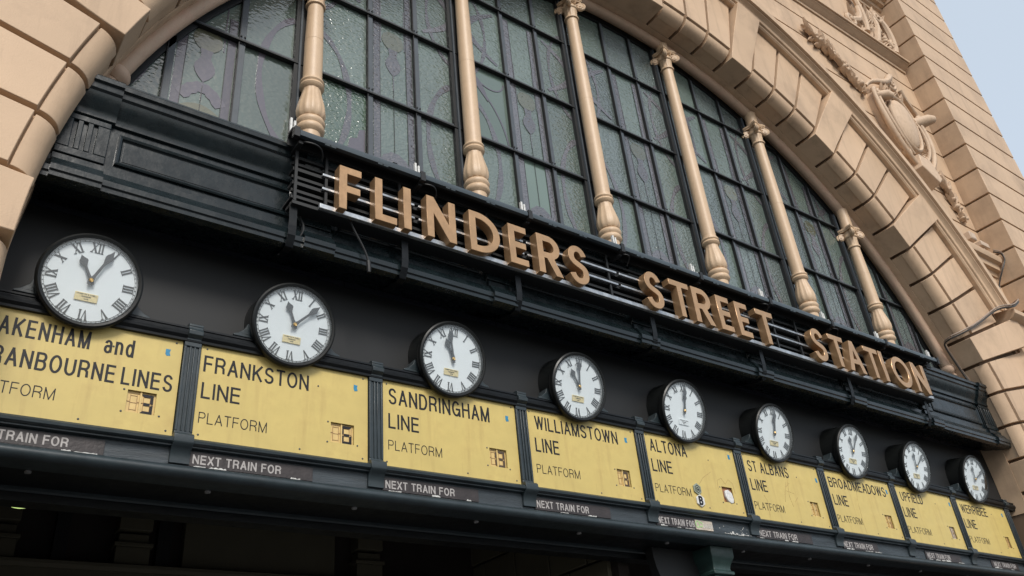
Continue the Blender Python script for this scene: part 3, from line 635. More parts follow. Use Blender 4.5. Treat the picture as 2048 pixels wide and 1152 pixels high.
# coloured glass shapes laid in the leadlight
def cut(pts):   # keep inside the arch
    return [(x, z) for x, z in pts if x*x+(z-ZC)**2 < (RG-0.02)**2]
_ic = [0]
def inlay(pts, wd, m='purple', y=YG-0.004):
    _ic[0] += 1; y = y-0.0001*(_ic[0] % 23)
    if pts and pts[0][0] < -4.7: m = {'purple':'purples','olive':'olives'}.get(m, m)
    pts = cut(pts)
    if len(pts) < 2: return
    MB().stroke(pts, wd, y, y+0.0019).build('coloured_glass', M[m], W, smooth=0)
bays = [(-6.535,-5.94,-5.33,-4.67)] + [(CX[k], MUL[2*k+2], MUL[2*k+3], CX[k+1]) for k in range(5)] + [(4.665,5.36,5.95,6.53)]
for bi, (xa, m0, m1, xb) in enumerate(bays):
    cm = (m0+m1)/2
    zt = ZC+math.sqrt(RG*RG-cm*cm)
    yy = YG-0.004-0.0004*bi
    for x in (m0+0.085, m1-0.085):
        inlay([(x, 6.6+(min(zt, 10.3)-6.6)*i/12) for i in range(13)], 0.075, 'purple', yy)
    # arched sill band inside the middle light, and scalloped band
    inlay([(m0+0.125+(m1-m0-0.25)*i/12, 7.12+0.16*math.sin(math.pi*i/12)) for i in range(13)], [0.10+0.03*abs(math.sin(i*1.6)) for i in range(13)], 'purple', yy-0.001)
    inlay([(m0+0.14+(m1-m0-0.28)*i/8, 6.95+0.08*math.sin(math.pi*i/8)) for i in range(9)], 0.10, 'olive', yy)
    # bud on a stem
    zb = 7.55 if bi == 0 else 8.62
    if zb+0.4 < zt:
        inlay([(cm, zb-0.42), (cm, zb-0.20)], 0.012, 'purple', yy)
        inlay([(cm, zb-0.20+0.40*i/8) for i in range(9)], [0.01,0.10,0.16,0.19,0.18,0.13,0.09,0.10,0.12], 'purple', yy-0.0012)
        inlay([(cm, zb+0.20+0.26*i/6) for i in range(7)], [0.14,0.22,0.26,0.27,0.26,0.22,0.12], 'olive', yy-0.0012)
        inlay([(cm-0.15, zb+0.25), (cm-0.15, zb+0.9)], 0.012, 'purple', yy); inlay([(cm+0.15, zb+0.25), (cm+0.15, zb+0.9)], 0.012, 'purple', yy)
    # lead lines along the inner edges of the purple borders
    for x in (m0+0.126, m1-0.126): inlay([(x, 6.6+(min(zt, 10.3)-6.6)*i/8) for i in range(9)], 0.007, 'lead', yy-0.0022)
    inlay([(cm, 6.9), (cm, 8.2 if bi else 7.3)], 0.006, 'lead', yy-0.0022)
    # rings centred on the columns, cut by the lights beside them
    for (sgn, edge) in ((-1, m0), (1, m1)):
        cx = xa if sgn < 0 else xb
        for (zc_, rz_, rx_, w0) in ((7.75, 0.92, 0.47, 0.062), (9.75, 0.80, 0.42, 0.045)):
            pts = [(cx-sgn*rx_*math.cos(R(a)), zc_+rz_*math.sin(R(a))) for a in range(-72, 73, 6)]
            pts = [p for p in pts if (p[0] < edge-0.03 if sgn < 0 else p[0] > edge+0.03) and xa+0.03 < p[0] < xb-0.03]
            pts = cut(pts)
            if len(pts) > 3: inlay(pts, [w0+0.016*math.sin(i*0.9) for i in range(len(pts))], 'purple', yy)
        cx = cm
        pts = [(cx+sgn*(0.40+0.42*math.sin(math.pi*i/14)), 9.35+0.9*i/14) for i in range(15)]
        pts = [p for p in pts if (p[0] < edge-0.03 if sgn < 0 else p[0] > edge+0.03) and xa+0.03 < p[0] < xb-0.03]
        inlay(pts, [0.04+0.06*math.sin(math.pi*i/max(1, len(cut(pts))-1)) for i in range(len(cut(pts)))], 'purple', yy)
# trailing flower in the plain replacement pane
inlay(bez([(-2.66,8.98),(-2.42,8.75),(-2.22,8.5),(-2.17,8.03)]), 0.022, 'purples', YG-0.004)
inlay(bez([(-2.70,9.12),(-2.6,8.98),(-2.5,8.86),(-2.42,8.66)]), [0.01+0.09*math.sin(math.pi*i/16) for i in range(17)], 'purples', YG-0.0052)
inlay(bez([(-2.58,8.98),(-2.4,8.82),(-2.2,8.86),(-2.16,9.05)]), 0.02, 'purples', YG-0.0046)
MB().prism([(-4.34,6.6),(-4.02,6.6),(-4.02,7.50),(-4.09,7.47),(-4.11,7.36),(-4.19,7.33),(-4.22,7.16),(-4.30,7.12),(-4.31,6.98),(-4.36,6.93)], YG-0.004, YG-0.001).build('coloured_glass', M['purples'], W, smooth=0)
# glazing bars
for x in MUL:
    zt = ZC+math.sqrt(RG*RG-x*x)
    MB().box(x-0.030, x+0.030, YG-0.030, YG-0.008, 6.5, zt).build('glazing_bar_and_shade', M['bar'], W, bevel=0.003)
    MB().box(x-0.040, x-0.031, YG-0.045, YG-0.006, 6.5, zt).build('glazing_bar_and_shade', M['dark'], W)  # black strip: the shadow gap left of the upright, put in as colour
for z in HB:
    xr = math.sqrt(RG*RG-(z-ZC)**2)
    MB().box(-xr, xr, YG-0.034, YG-0.006, z-0.008, z+0.036).build('glazing_bar_and_shade', M['bar'], W, bevel=0.003)
    MB().box(-xr, xr, YG-0.060, YG-0.006, z-0.026, z-0.009).build('glazing_bar_and_shade', M['dark'], W)  # black strip painting in the shaded under face of the crossbar
for z in HB:
    for x in MUL + [c-0.13 for c in CX]:
        if x*x+(z+0.1-ZC)**2 > 6.45**2: continue
        mb = MB()
        for a in (-0.018, 0.018):
            for b in (-0.035, 0.012, 0.058):
                mb.lathey([(0.0085, YG-0.03), (0.0085, YG-0.042)], x+a, z+b, 8)
        mb.build('rivet_cluster', M['dark'], W, smooth=0)
for cx in CX:
    zt = ZC+math.sqrt(RG*RG-cx*cx)
    MB().box(cx-0.15, cx-0.02, YG-0.05, YG+0.05, 6.5, zt).build('window_frame', M['dark'], W)
    MB().box(cx-0.112, cx-0.092, YG-0.075, YG-0.051, 6.5, zt).build('window_frame', M['bar'], W)
MB().arc([(6.66,YG-0.03),(6.66,YG+0.05),(6.82,YG+0.05),(6.82,YG-0.03)], 14, 166, 90, ZC).build('window_frame', M['dark'], W)

# ------------------------------------------------------------------ columns
CAPZ = [8.74, 10.12, 10.76, 10.76, 10.12, 8.74]
side = ['leftmost, nearest the camera', 'second from the left', 'third from the left', 'fourth from the left', 'fifth from the left', 'rightmost, shortest one by the cable']
PLACE = ['cream column left of the sign letter F, glittering green pane beside it',
         'cream column rising behind the letter D of FLINDERS',
         'cream column rising behind the gap between FLINDERS and STREET',
         'cream column rising behind the letters R and E of STREET',
         'cream column rising behind the gap between STREET and STATION',
         'short cream column rising behind the letters of STATION, nearest the right arch']
for k, cx in enumerate(CX):
    C = thing('column', PLACE[k], 'column', (cx, -0.06, 6.6), 'cream columns in front of the arched window')
    yc = -0.06; nz = CAPZ[k]
    NF = 48
    bal = [(0.115,6.60),(0.105,6.80),(0.098,6.92),(0.10,7.02),(0.125,7.045),(0.135,7.07),(0.128,7.095),(0.12,7.11),(0.132,7.13),(0.138,7.155),(0.128,7.18),(0.105,7.195)]
    MB().lathe(bal, cx, yc, 32).build('column_base', M['column'], C)
    bul = [(0.105,7.19),(0.125,7.21),(0.138,7.25),(0.140,7.30),(0.132,7.36),(0.116,7.43),(0.100,7.50),(0.090,7.55),(0.088,7.58)]
    def fl(j, i):
        a = (i % 4); amt = [0.0, 0.6, 1.0, 0.6][a]
        e = min(1.0, j/1.5, (len(bul)-1-j)/1.2)
        return 1-0.075*(1-amt)*e if True else 1
    MB().lathe(bul, cx, yc, NF, fl).build('fluted_bulb', M['column'], C, smooth=50)
    neck = [(0.090,7.575),(0.108,7.59),(0.118,7.615),(0.112,7.635),(0.106,7.64),(0.118,7.66),(0.114,7.68),(0.098,7.69),(0.096,7.715),(0.088,7.72)]
    MB().lathe(neck, cx, yc, 32).build('neck_ring', M['column'], C)
    zm = (7.72+nz)/2
    MB().lathe([(0.093,7.71),(0.092,zm-0.004),(0.090,zm-0.003),(0.090,zm+0.003),(0.0915,zm+0.004),(0.080,nz)], cx, yc, 32).build('column_shaft', M['column'], C)
    cap = MB()
    cap.lathe([(0.080,nz-0.005),(0.098,nz),(0.102,nz+0.015),(0.095,nz+0.03),(0.084,nz+0.035)], cx, yc, 28)
    def fl2(j, i): return 1-0.10*(1 if i % 4 == 0 else 0)*(1 if 0 < j < 3 else 0)
    cap.lathe([(0.084,nz+0.03),(0.086,nz+0.05),(0.090,nz+0.15),(0.094,nz+0.175),(0.092,nz+0.18)], cx, yc, 40, fl2)
    cap.lathe([(0.092,nz+0.178),(0.108,nz+0.19),(0.112,nz+0.21),(0.10,nz+0.235),(0.085,nz+0.29),(0.085,nz+0.36)], cx, yc, 28)
    for (dx, dy) in ((-1,-1),(1,-1),(1,1),(-1,1)):
        # diagonal volutes under a concave abacus
        q = 0.095; ux, uy = dx*0.7071, dy*0.7071
        vcx, vcy, vcz = cx+ux*(q+0.055), yc+uy*(q+0.055), nz+0.225
        pts = []
        for i in range(22):
            t = i/21; a = math.pi*0.62 - t*math.pi*2.6; rr = 0.062*(1-t)+0.012*t
            pts.append((vcx+ux*rr*math.cos(a), vcy+uy*rr*math.cos(a), vcz+rr*math.sin(a)))
        pts = [(cx+ux*0.05, yc+uy*0.05, nz+0.255), (cx+ux*0.09, yc+uy*0.09, nz+0.285)] + pts
        cap.tube(pts, [0.026]*(len(pts)), 6)
        pv = Vector((-uy, ux, 0))
        c0 = Vector((vcx, vcy, vcz)); cap.tube([c0-pv*0.032, c0+pv*0.032], 0.040, 12)
        cap.tube([c0-pv*0.040, c0+pv*0.040], 0.016, 8)
    # abacus with concave sides
    ab = []
    for sd_ in range(4):
        a0 = R(45+90*sd_)
        for i in range(6):
            t = i/6; a = a0+t*math.pi/2; rr = 0.185-0.075*math.sin(math.pi*t)
            ab.append((cx+rr*math.cos(a), yc+rr*math.sin(a)))
    n = len(ab)
    for (za, zb, k_) in ((nz+0.315,nz+0.34,0.93),(nz+0.341,nz+0.372,1.0)):
        v0 = [(cx+(x-cx)*k_, yc+(y-yc)*k_, za) for x, y in ab]; v1 = [(cx+(x-cx)*k_, yc+(y-yc)*k_, zb) for x, y in ab]
        cap.add(v0+v1, [tuple(range(n)), tuple(range(2*n-1,n-1,-1))]+[(i,(i+1)%n,n+(i+1)%n,n+i) for i in range(n)])
    cap.leaf(cx, nz+0.24, 90, 0.12, 0.035, yc-0.10, 0.05)
    cap.build('scroll_capital', M['column'], C, smooth=50)
    zt = ZC+math.sqrt(6.75*6.75-cx*cx)
    MB().lathe([(0.095,nz+0.36),(0.092,nz+0.40),(0.092,max(zt, nz+0.5))], cx, yc, 24).build('capital_block', M['column'], C)

# ------------------------------------------------------------------ dark entablature
E_ = thing('entablature', 'glossy dark green timber entablature with moulded panels spanning the arch under the window', 'entablature')
cornice = [(0.20,6.56),(-0.30,6.575),(-0.39,6.545),(-0.40,6.53),(-0.40,6.49),(-0.375,6.48),(-0.37,6.435),(-0.35,6.42),(-0.345,6.40),(-0.325,6.35),(-0.29,6.30),(-0.275,6.27),(-0.275,6.235),(-0.255,6.225),(0.20,6.225)]
MB().sweep(cornice, [-6.72, 6.72]).build('cornice', M['green'], E_, smooth=30)
MB().box(-6.74, 6.74, -0.25, 0.2, 5.80, 6.228).build('frieze_board', M['green'], E_)
archi = [(0.20,5.82),(-0.262,5.82),(-0.275,5.81),(-0.275,5.755),(-0.30,5.745),(-0.325,5.70),(-0.35,5.66),(-0.36,5.65),(-0.36,5.605),(-0.345,5.597),(-0.345,5.56),(-0.29,5.545),(-0.27,5.555),(-0.12,5.585),(-0.10,5.60),(0.05,5.635),(0.07,5.66),(0.13,5.68),(0.2,5.70)]
MB().sweep(archi, [-6.74, 6.74]).build('architrave', M['green'], E_, smooth=30)
roll_ = [(-0.285+0.036*math.cos(t), 6.606+0.036*math.sin(t)) for t in [2*math.pi*i/12 for i in range(12)]]
MB().sweep(roll_, [-6.30, -5.0]).build('ridge_roll', M['rail'], E_)
MB().sweep(roll_, [4.9, 5.95]).build('ridge_roll', M['rail'], E_)
SX = [-6.50] + CX + [6.50]
def brk(prof, dy): return [(y-dy if y < -0.2 else y, z) for y, z in prof]
for x in SX:
    hw = 0.135 if abs(x) < 6 else 0.17
    MB().sweep(brk(cornice, 0.028), [x-hw-0.02, x+hw+0.02]).build('cornice_break', M['green'], E_, smooth=30)
    MB().sweep(brk(archi, 0.028), [x-hw, x+hw]).build('architrave_break', M['green'], E_, smooth=30)
    mb = MB(); y0, y1 = -0.292, -0.249; zb, zt = 5.90, 6.17
    mb.box(x-hw, x+hw, -0.270, y1, 5.82, 6.226)
    fw_ = 0.014; pos = [x-0.068, x, x+0.068]
    edges = [x-hw] + sum([[p-fw_, p+fw_] for p in pos], []) + [x+hw]
    for i in range(0, len(edges), 2): mb.box(edges[i], edges[i+1], y0, -0.2705, zb, zt)
    mb.box(x-hw, x+hw, y0, -0.2705, 5.835, zb); mb.box(x-hw, x+hw, y0, -0.2705, zt, 6.222)
    mb.build('fluted_bracket', M['green'], E_, bevel=0.006)
for i in range(len(SX)-1):
    a, b = SX[i]+0.215, SX[i+1]-0.215
    if i == 0: a += 0.02
    if i == len(SX)-2: b -= 0.02
    z0, z1 = 5.885, 6.165; fr = 0.038
    mb = MB()
    pf = [(0.0,0.0),(0.0,-0.020),(0.012,-0.026),(0.026,-0.020),(0.030,-0.008),(0.038,0.0)]
    # mitred frame
    for (p, q) in ((((a,z0),(b,z0)),(0,1)),(((b,z0),(b,z1)),(-1,0)),(((b,z1),(a,z1)),(0,-1)),(((a,z1),(a,z0)),(1,0))):
        (sx, sz), (ex, ez) = p; vs = []
        dx = (ex-sx); dz = (ez-sz); L = math.hypot(dx, dz); dx /= L; dz /= L
        for (px, pz, sg) in ((sx,sz,1),(ex,ez,-1)):
            vs += [(px+q[0]*d+sg*dx*d, -0.25+y, pz+q[1]*d+sg*dz*d) for d, y in pf]
        n = len(pf)
        mb.add(vs, [(k, k+1, n+k+1, n+k) for k in range(n-1)])
    mb.build('panel_moulding', M['green'], E_, smooth=30)
    MB().box(a+0.05, b-0.05, -0.254, -0.2495, z0+0.05, z1-0.05).build('frieze_panel', M['green'], E_)

# ------------------------------------------------------------------ station name sign
S = thing('station_name_sign', 'long sign of bronze block letters reading FLINDERS STREET STATION on a black metal frame', 'sign', (0, -0.5, 5.9))
MB().sweep([(-0.585,6.500),(-0.590,6.525),(-0.585,6.555),(-0.565,6.568),(-0.545,6.568),(-0.545,6.500)], [-4.97,-3.80]).build('top_rail', M['canopy'], S, smooth=30)
tr = [(-0.585,6.500),(-0.592,6.525),(-0.585,6.553),(-0.565,6.566),(-0.545,6.566),(-0.545,6.500)]
clipx = [-5.0,-3.79,-2.57,-1.34,-0.13,1.09,2.33,3.55,4.85]
for i in range(1, len(clipx)-1): MB().sweep(tr, [clipx[i]+0.03, clipx[i+1]-0.03]).build('top_rail', M['canopy'], S, smooth=30)
MB().box(-5.02, 4.90, -0.545, -0.43, 6.566, 6.578).build('cover_strip', M['dark'], S)
MB().box(-5.02, 4.90, -0.44, -0.425, 6.48, 6.5655).build('rear_rail', M['dark'], S)
for x in clipx:
    mb = MB(); mb.box(x-0.028, x-0.008, -0.50, -0.47, 6.579, 6.735); mb.box(x+0.006, x+0.024, -0.50, -0.47, 6.579, 6.715); mb.box(x-0.03, x+0.03, -0.56, -0.45, 6.5785, 6.584)
    mb.build('bird_wire_post', M['offwhite'], S, bevel=0.002)
    MB().box(x-0.024, x+0.024, -0.597, -0.54, 6.47, 6.57).build('rail_joint', M['dark'], S)
for (z, h, y, m) in ((6.265,0.024,-0.445,'alu'),(6.12,0.024,-0.445,'alu')):
    for i in range(len(clipx)-1):
        a = clipx[i]+(0.30 if i == 0 else 0.02); b = clipx[i+1]-0.02
        if i == len(clipx)-2: b -= 0.35
        MB().box(a, b, y-0.012, y+0.02, z, z+h).build('light_strip', M[m], S, bevel=0.003)
    MB().box(-4.95, 4.75, y+0.022, y+0.12, z-0.012, z+0.02).build('tray', M['dark'], S)
for z in (6.40, 6.33, 6.19, 6.05, 5.99):
    MB().box(-4.95, 4.75, -0.40, -0.375, z, z+0.028).build('frame_slat', M['dark'], S)
MB().box(-4.73, 4.55, -0.485, -0.445, 5.900, 5.945).build('bottom_rail', M['alu'], S, bevel=0.004)
MB().box(-4.95, 4.60, -0.444, -0.30, 5.895, 5.925).build('bottom_tray', M['dark'], S)
for x in [-4.93,-4.66,-3.95,-3.0,-2.25,-1.46,-0.75,0.0,0.7,1.24,1.70,2.45,3.2,3.9,4.55]:
    MB().box(x-0.012, x+0.012, -0.442, -0.42, 5.93, 6.5).build('strut', M['dark'], S)
for x in (-4.94,-3.79,-2.57,-1.34,-0.13,1.09,2.33,3.55,4.62):
    MB().box(x-0.02, x+0.02, -0.54, -0.24, 6.45, 6.48).build('outrigger', M['dark'], S, bevel=0.003)
    MB().box(x-0.02, x+0.02, -0.43, -0.24, 5.955, 5.98).build('outrigger', M['dark'], S, bevel=0.003)
for x in [-4.7,-4.2,-3.5,-3.05,-2.3,-1.9,-1.1,-0.6,0.1,0.7,1.5,1.95,2.8,3.3,3.9,4.4]:
    mb = MB(); mb.box(x-0.05, x+0.05, -0.596, -0.59, 6.475, 6.50); mb.lathey([(0.008,-0.596),(0.006,-0.602)], x, 6.487, 8)
    mb.build('rail_clip', M['rail'], S)
for x in (-4.92,-3.89,-2.66,-0.88,0.89,2.62,4.42):
    mb = MB()
    path = [(-0.395,5.93),(-0.395,5.70),(-0.385,5.62),(-0.34,5.535),(-0.28,5.525),(0.0,5.595)]
    for i in range(len(path)-1):
        (ya, za), (yb, zb) = path[i], path[i+1]; t = 0.008
        d = math.hypot(yb-ya, zb-za); ny, nz_ = -(zb-za)/d*t, (yb-ya)/d*t
        mb.add([(xx, y, z) for xx in (x-0.032, x+0.032) for y, z in ((ya,za),(yb,zb),(yb-ny,zb-nz_),(ya-ny,za-nz_))],
               [(0,1,2,3),(4,7,6,5),(0,4,5,1),(1,5,6,2),(2,6,7,3),(3,7,4,0)])
    mb.build('strap', M['black'], S)
# letters
YL0, YL1 = -0.55, -0.45
def arcp(cx, cz, rx, rz, a0, a1, n=14): return [(cx+rx*math.cos(R(a0+(a1-a0)*i/n)), cz+rz*math.sin(R(a0+(a1-a0)*i/n))) for i in range(n+1)]
def letter(ch, x0, x1, z0=5.910, z1=6.360):
    w_ = 0.074; mb = MB(); h = z1-z0; zm = (z0+z1)/2
    P = lambda poly: mb.prism(poly, YL0, YL1)
    if ch == 'I': P([(x0,z0),(x1,z0),(x1,z1),(x0,z1)])
    elif ch == 'L': P([(x0,z0),(x1,z0),(x1,z0+w_),(x0+w_,z0+w_),(x0+w_,z1),(x0,z1)])
    elif ch == 'F': P([(x0,z0),(x0+w_,z0),(x0+w_,zm-0.045),(x1-0.01,zm-0.045),(x1-0.01,zm+0.028),(x0+w_,zm+0.028),(x0+w_,z1-w_),(x1,z1-w_),(x1,z1),(x0,z1)])
    elif ch == 'E': P([(x0,z0),(x1,z0),(x1,z0+w_),(x0+w_,z0+w_),(x0+w_,zm-0.036),(x1-0.015,zm-0.036),(x1-0.015,zm+0.036),(x0+w_,zm+0.036),(x0+w_,z1-w_),(x1,z1-w_),(x1,z1),(x0,z1)])
    elif ch == 'T':
        c = (x0+x1)/2; P([(c-w_/2,z0),(c+w_/2,z0),(c+w_/2,z1-w_),(x1,z1-w_),(x1,z1),(x0,z1),(x0,z1-w_),(c-w_/2,z1-w_)])
    elif ch == 'N':
        d = 0.092
        P([(x0,z0),(x0+w_,z0),(x0+w_,z1-0.185),(x1-w_-0.004,z0),(x1,z0),(x1,z1),(x1-w_,z1),(x1-w_,z0+0.185),(x0+w_+0.004,z1),(x0,z1)])
    elif ch == 'A':
        c = (x0+x1)/2; q = 0.079; t = w_*0.52
        zc0, zc1 = z0+0.115, z0+0.182
        def xl(z): return x0+(c-t-x0)*(z-z0)/h          # outer left
        def xr(z): return x1-(x1-c-t)*(z-z0)/h
        ap = z1-0.13
        P([(x0,z0),(x0+q,z0),(xl(zc0)+q,zc0),(xr(zc0)-q,zc0),(x1-q,z0),(x1,z0),(c+t,z1),(c,z1),(c,ap),(xr(zc1)-q,zc1),(xl(zc1)+q,zc1),(c-0.0005,ap),(c-0.0005,z1),(c-t,z1)])
    elif ch == 'O':
        cx = (x0+x1)/2; rx = (x1-x0)/2; rz = h/2+0.006; n = 48
        o = [(cx+rx*math.cos(2*math.pi*i/n), zm+rz*math.sin(2*math.pi*i/n)) for i in range(n)]
        i_ = [(cx+(rx-w_)*math.cos(2*math.pi*i/n), zm+(rz-w_)*math.sin(2*math.pi*i/n)) for i in range(n)]
        mb.ribbon(o, i_, YL0, YL1, True)
    elif ch == 'D':
        rx = min((x1-x0)*0.72, 0.25); xs = x1-rx
        o = [(x0,z0)]+arcp(xs, zm, rx, h/2, -90, 90, 22)+[(x0,z1)]
        i_ = [(x0+w_,z0+w_)]+arcp(xs, zm, rx-w_, h/2-w_, -90, 90, 22)+[(x0+w_,z1-w_)]
        mb.ribbon(o, i_, YL0, YL1, True)
    elif ch == 'R':
        rz = 0.135; zb = z1-2*rz; rx = 0.135; xs = x1-0.012-rx
        hole = [(x0+w_,zb+w_*0.9)]+arcp(xs, z1-rz, rx-w_, rz-w_*0.95, -90, 90, 16)+[(x0+w_,z1-w_)]
        out = [(x0,z0),(x0+w_,z0),(x0+w_,zb),(xs-0.033,zb),(x1-0.085,z0),(x1,z0),(xs+0.055,zb+0.006)]+arcp(xs, z1-rz, rx, rz, -62, 90, 16)+[(x0,z1)]
        zc = zb+w_*0.9
        P(out + [(x0, zc+0.0003), (x0+w_, zc+0.0003)] + hole[1:][::-1][:0] + hole[::-1][:0] + [hole[-1]] + hole[1:-1][::-1] + [hole[0]] + [(x0, zc)])
    elif ch == 'S':
        pts = [(x0+w_/2+px*(x1-x0-w_), z0-0.004+w_/2+pz*(h+0.008-w_)) for px, pz in S_CURVE]
        mb.stroke(pts, w_, YL0, YL1)
    return mb.build('letter', M['bronze'], S, bevel=0.0 if ch in 'AR' else 0.0035, smooth=30, seg=1)
LET = [('F',-4.592,-4.385),('L',-4.258,-4.045),('I',-3.978,-3.900),('N',-3.742,-3.435),('D',-3.285,-2.945),('E',-2.838,-2.622),('R',-2.497,-2.205),('S',-2.110,-1.848),
       ('S',-1.060,-0.795),('T',-0.672,-0.365),('R',-0.320,-0.022),('E',0.082,0.297),('E',0.402,0.617),('T',0.770,1.085),
       ('S',1.795,2.072),('T',2.178,2.490),('A',2.505,2.850),('T',2.945,3.262),('I',3.298,3.378),('O',3.545,3.985),('N',4.070,4.398)]
for ch, a, b in LET: letter(ch, a, b)
# loose cables
MB().tube(bez([(-4.42,-0.42,5.90),(-4.36,-0.40,5.78),(-4.27,-0.40,5.70),(-4.245,-0.40,5.56)]), 0.010, 6).build('loose_cable', M['dark'], S)
MB().tube([(-4.245,-0.40,5.57),(-4.24,-0.40,5.52),(-4.238,-0.40,5.46)], [0.019,0.021,0.016], 8).build('cable_plug', M['dark'], S)
for a, b in ((-3.79,-3.60),(-1.34,-1.20),(0.95,1.09),(2.33,2.5),(-4.95,-4.72)):
    MB().tube(bez([(a,-0.50,6.50),(a+0.05,-0.60,6.43),(b-0.02,-0.60,6.50),(b,-0.47,6.40)]), 0.008, 6).build('loose_cable', M['dark'], S)
MB().tube(bez([(-4.84,-0.30,5.90),(-4.78,-0.34,5.78),(-4.78,-0.41,5.66),(-4.95,-0.20,5.53)]), 0.009, 6).build('loose_cable', M['dark'], S)

# ------------------------------------------------------------------ indicator board frame
F = thing('indicator_board_frame', 'long dark frame of rails and fluted posts holding the yellow train line boards', 'frame')
def bowx(x):
    u = x/1.5+3.65; return 0.052*(1-((u-3.5)/4.5)**2)
PX = [(k-3.65)*1.5 for k in range(-1, 9)]
xs_ = [-6.79+13.58*i/36 for i in range(37)]
MB().box(-6.80, 6.80, 0.15, 0.25, 4.6, 5.72).build('back_boarding', M['wood'], F)
for x in (-5.6,-4.2,-2.55,-0.75,1.0,2.6,4.3,5.6): MB().box(x-0.004, x+0.004, 0.146, 0.149, 4.85, 5.70).build('board_seam', M['dark'], F)
MB().sweep([(-0.005,4.677),(-0.028,4.677),(-0.030,4.695),(-0.035,4.70),(-0.050,4.715),(-0.054,4.735),(-0.046,4.756),(-0.03,4.762),(-0.03,4.772),(-0.038,4.776),(-0.038,4.79),(-0.02,4.797),(0.15,4.82),(0.15,4.677)], xs_, bowx).build('top_rail', M['black'], F, smooth=30)
low = lambda x: bowx(x)*0.55
MB().sweep([(-0.004,3.944),(-0.022,3.944),(-0.03,3.935),(-0.05,3.93),(-0.064,3.915),(-0.06,3.897),(-0.045,3.888),(-0.03,3.887),(-0.03,3.876),(-0.008,3.872),(0.06,3.872),(0.06,3.944)], xs_, low).build('bottom_rail', M['rail'], F, smooth=30)
MB().box(-6.8, 6.8, 0.012, 0.10, 3.70, 3.90).build('lower_backing', M['slate'], F)
for x in PX:
    if x < -6.9 or x > 6.6: continue
    bz = bowx(x); bl = low(x); hw = 0.062
    mb = MB(); zt = 4.69+bz; zb = 3.93+bl
    mb.box(x-hw, x+hw, -0.010, 0.02, zb, zt)
    for (a, b) in ((-hw,-0.043),(-0.021,-0.009),(0.009,0.021),(0.043,hw)): mb.box(x+a, x+b, -0.022, -0.0105, zb+0.06, zt-0.05)
    mb.box(x-hw, x+hw, -0.022, -0.0105, zt-0.05, zt); mb.box(x-hw, x+hw, -0.022, -0.0105, zb, zb+0.06)
    mb.build('fluted_post', M['rail'], F, bevel=0.004)
    MB().sweep([(0.0,4.685),(-0.032,4.685),(-0.034,4.70),(-0.066,4.72),(-0.070,4.75),(-0.050,4.772),(-0.048,4.79),(-0.052,4.795),(-0.050,4.81),(-0.03,4.822),(0.15,4.83),(0.15,4.7)], [x-0.052, x+0.052], lambda q: bz).build('post_cap', M['rail'], F, bevel=0.003)
    MB().sweep([(0.0,3.965),(-0.050,3.965),(-0.066,3.950),(-0.072,3.90),(-0.066,3.885),(-0.044,3.87),(-0.022,3.84),(-0.012,3.80),(-0.012,3.76),(0.02,3.76)], [x-0.068, x+0.068], lambda q: bl).build('post_foot', M['rail'], F, bevel=0.003)

# ------------------------------------------------------------------ clocks
CL = [(-6.244,4.955),(-4.750,4.974),(-3.269,4.995),(-1.812,5.012),(-0.343,5.012),(1.147,4.998),(2.681,4.992),(4.118,4.980),(5.658,4.998)]
YC = -0.115; TILT = R(12.3)
ANG = [(331,24),(336,45),(333,347),(326.5,357),(3,2),(1,4),(344,24),(345,43),(346,59)]
CLAB = ['round white clock above the CRANBOURNE LINES board, hands at five past eleven',
 'round white clock above the FRANKSTON LINE board, minute hand between I and II',
 'round white clock above the SANDRINGHAM LINE board, hands close together before twelve',
 'round white clock above the WILLIAMSTOWN LINE board, minute hand straight up at twelve',
 'round clock with a white maker plate above the ALTONA LINE board, hands at twelve',
 'round white clock above the ST ALBANS LINE board, both hands together near twelve',
 'round white clock above the BROADMEADOWS LINE board, minute hand near the I',
 'round white clock above the UPFIELD LINE board, hands in a V shape',
 'greyish round clock above the WERRIBEE LINE board, rightmost and half turned against the stone']
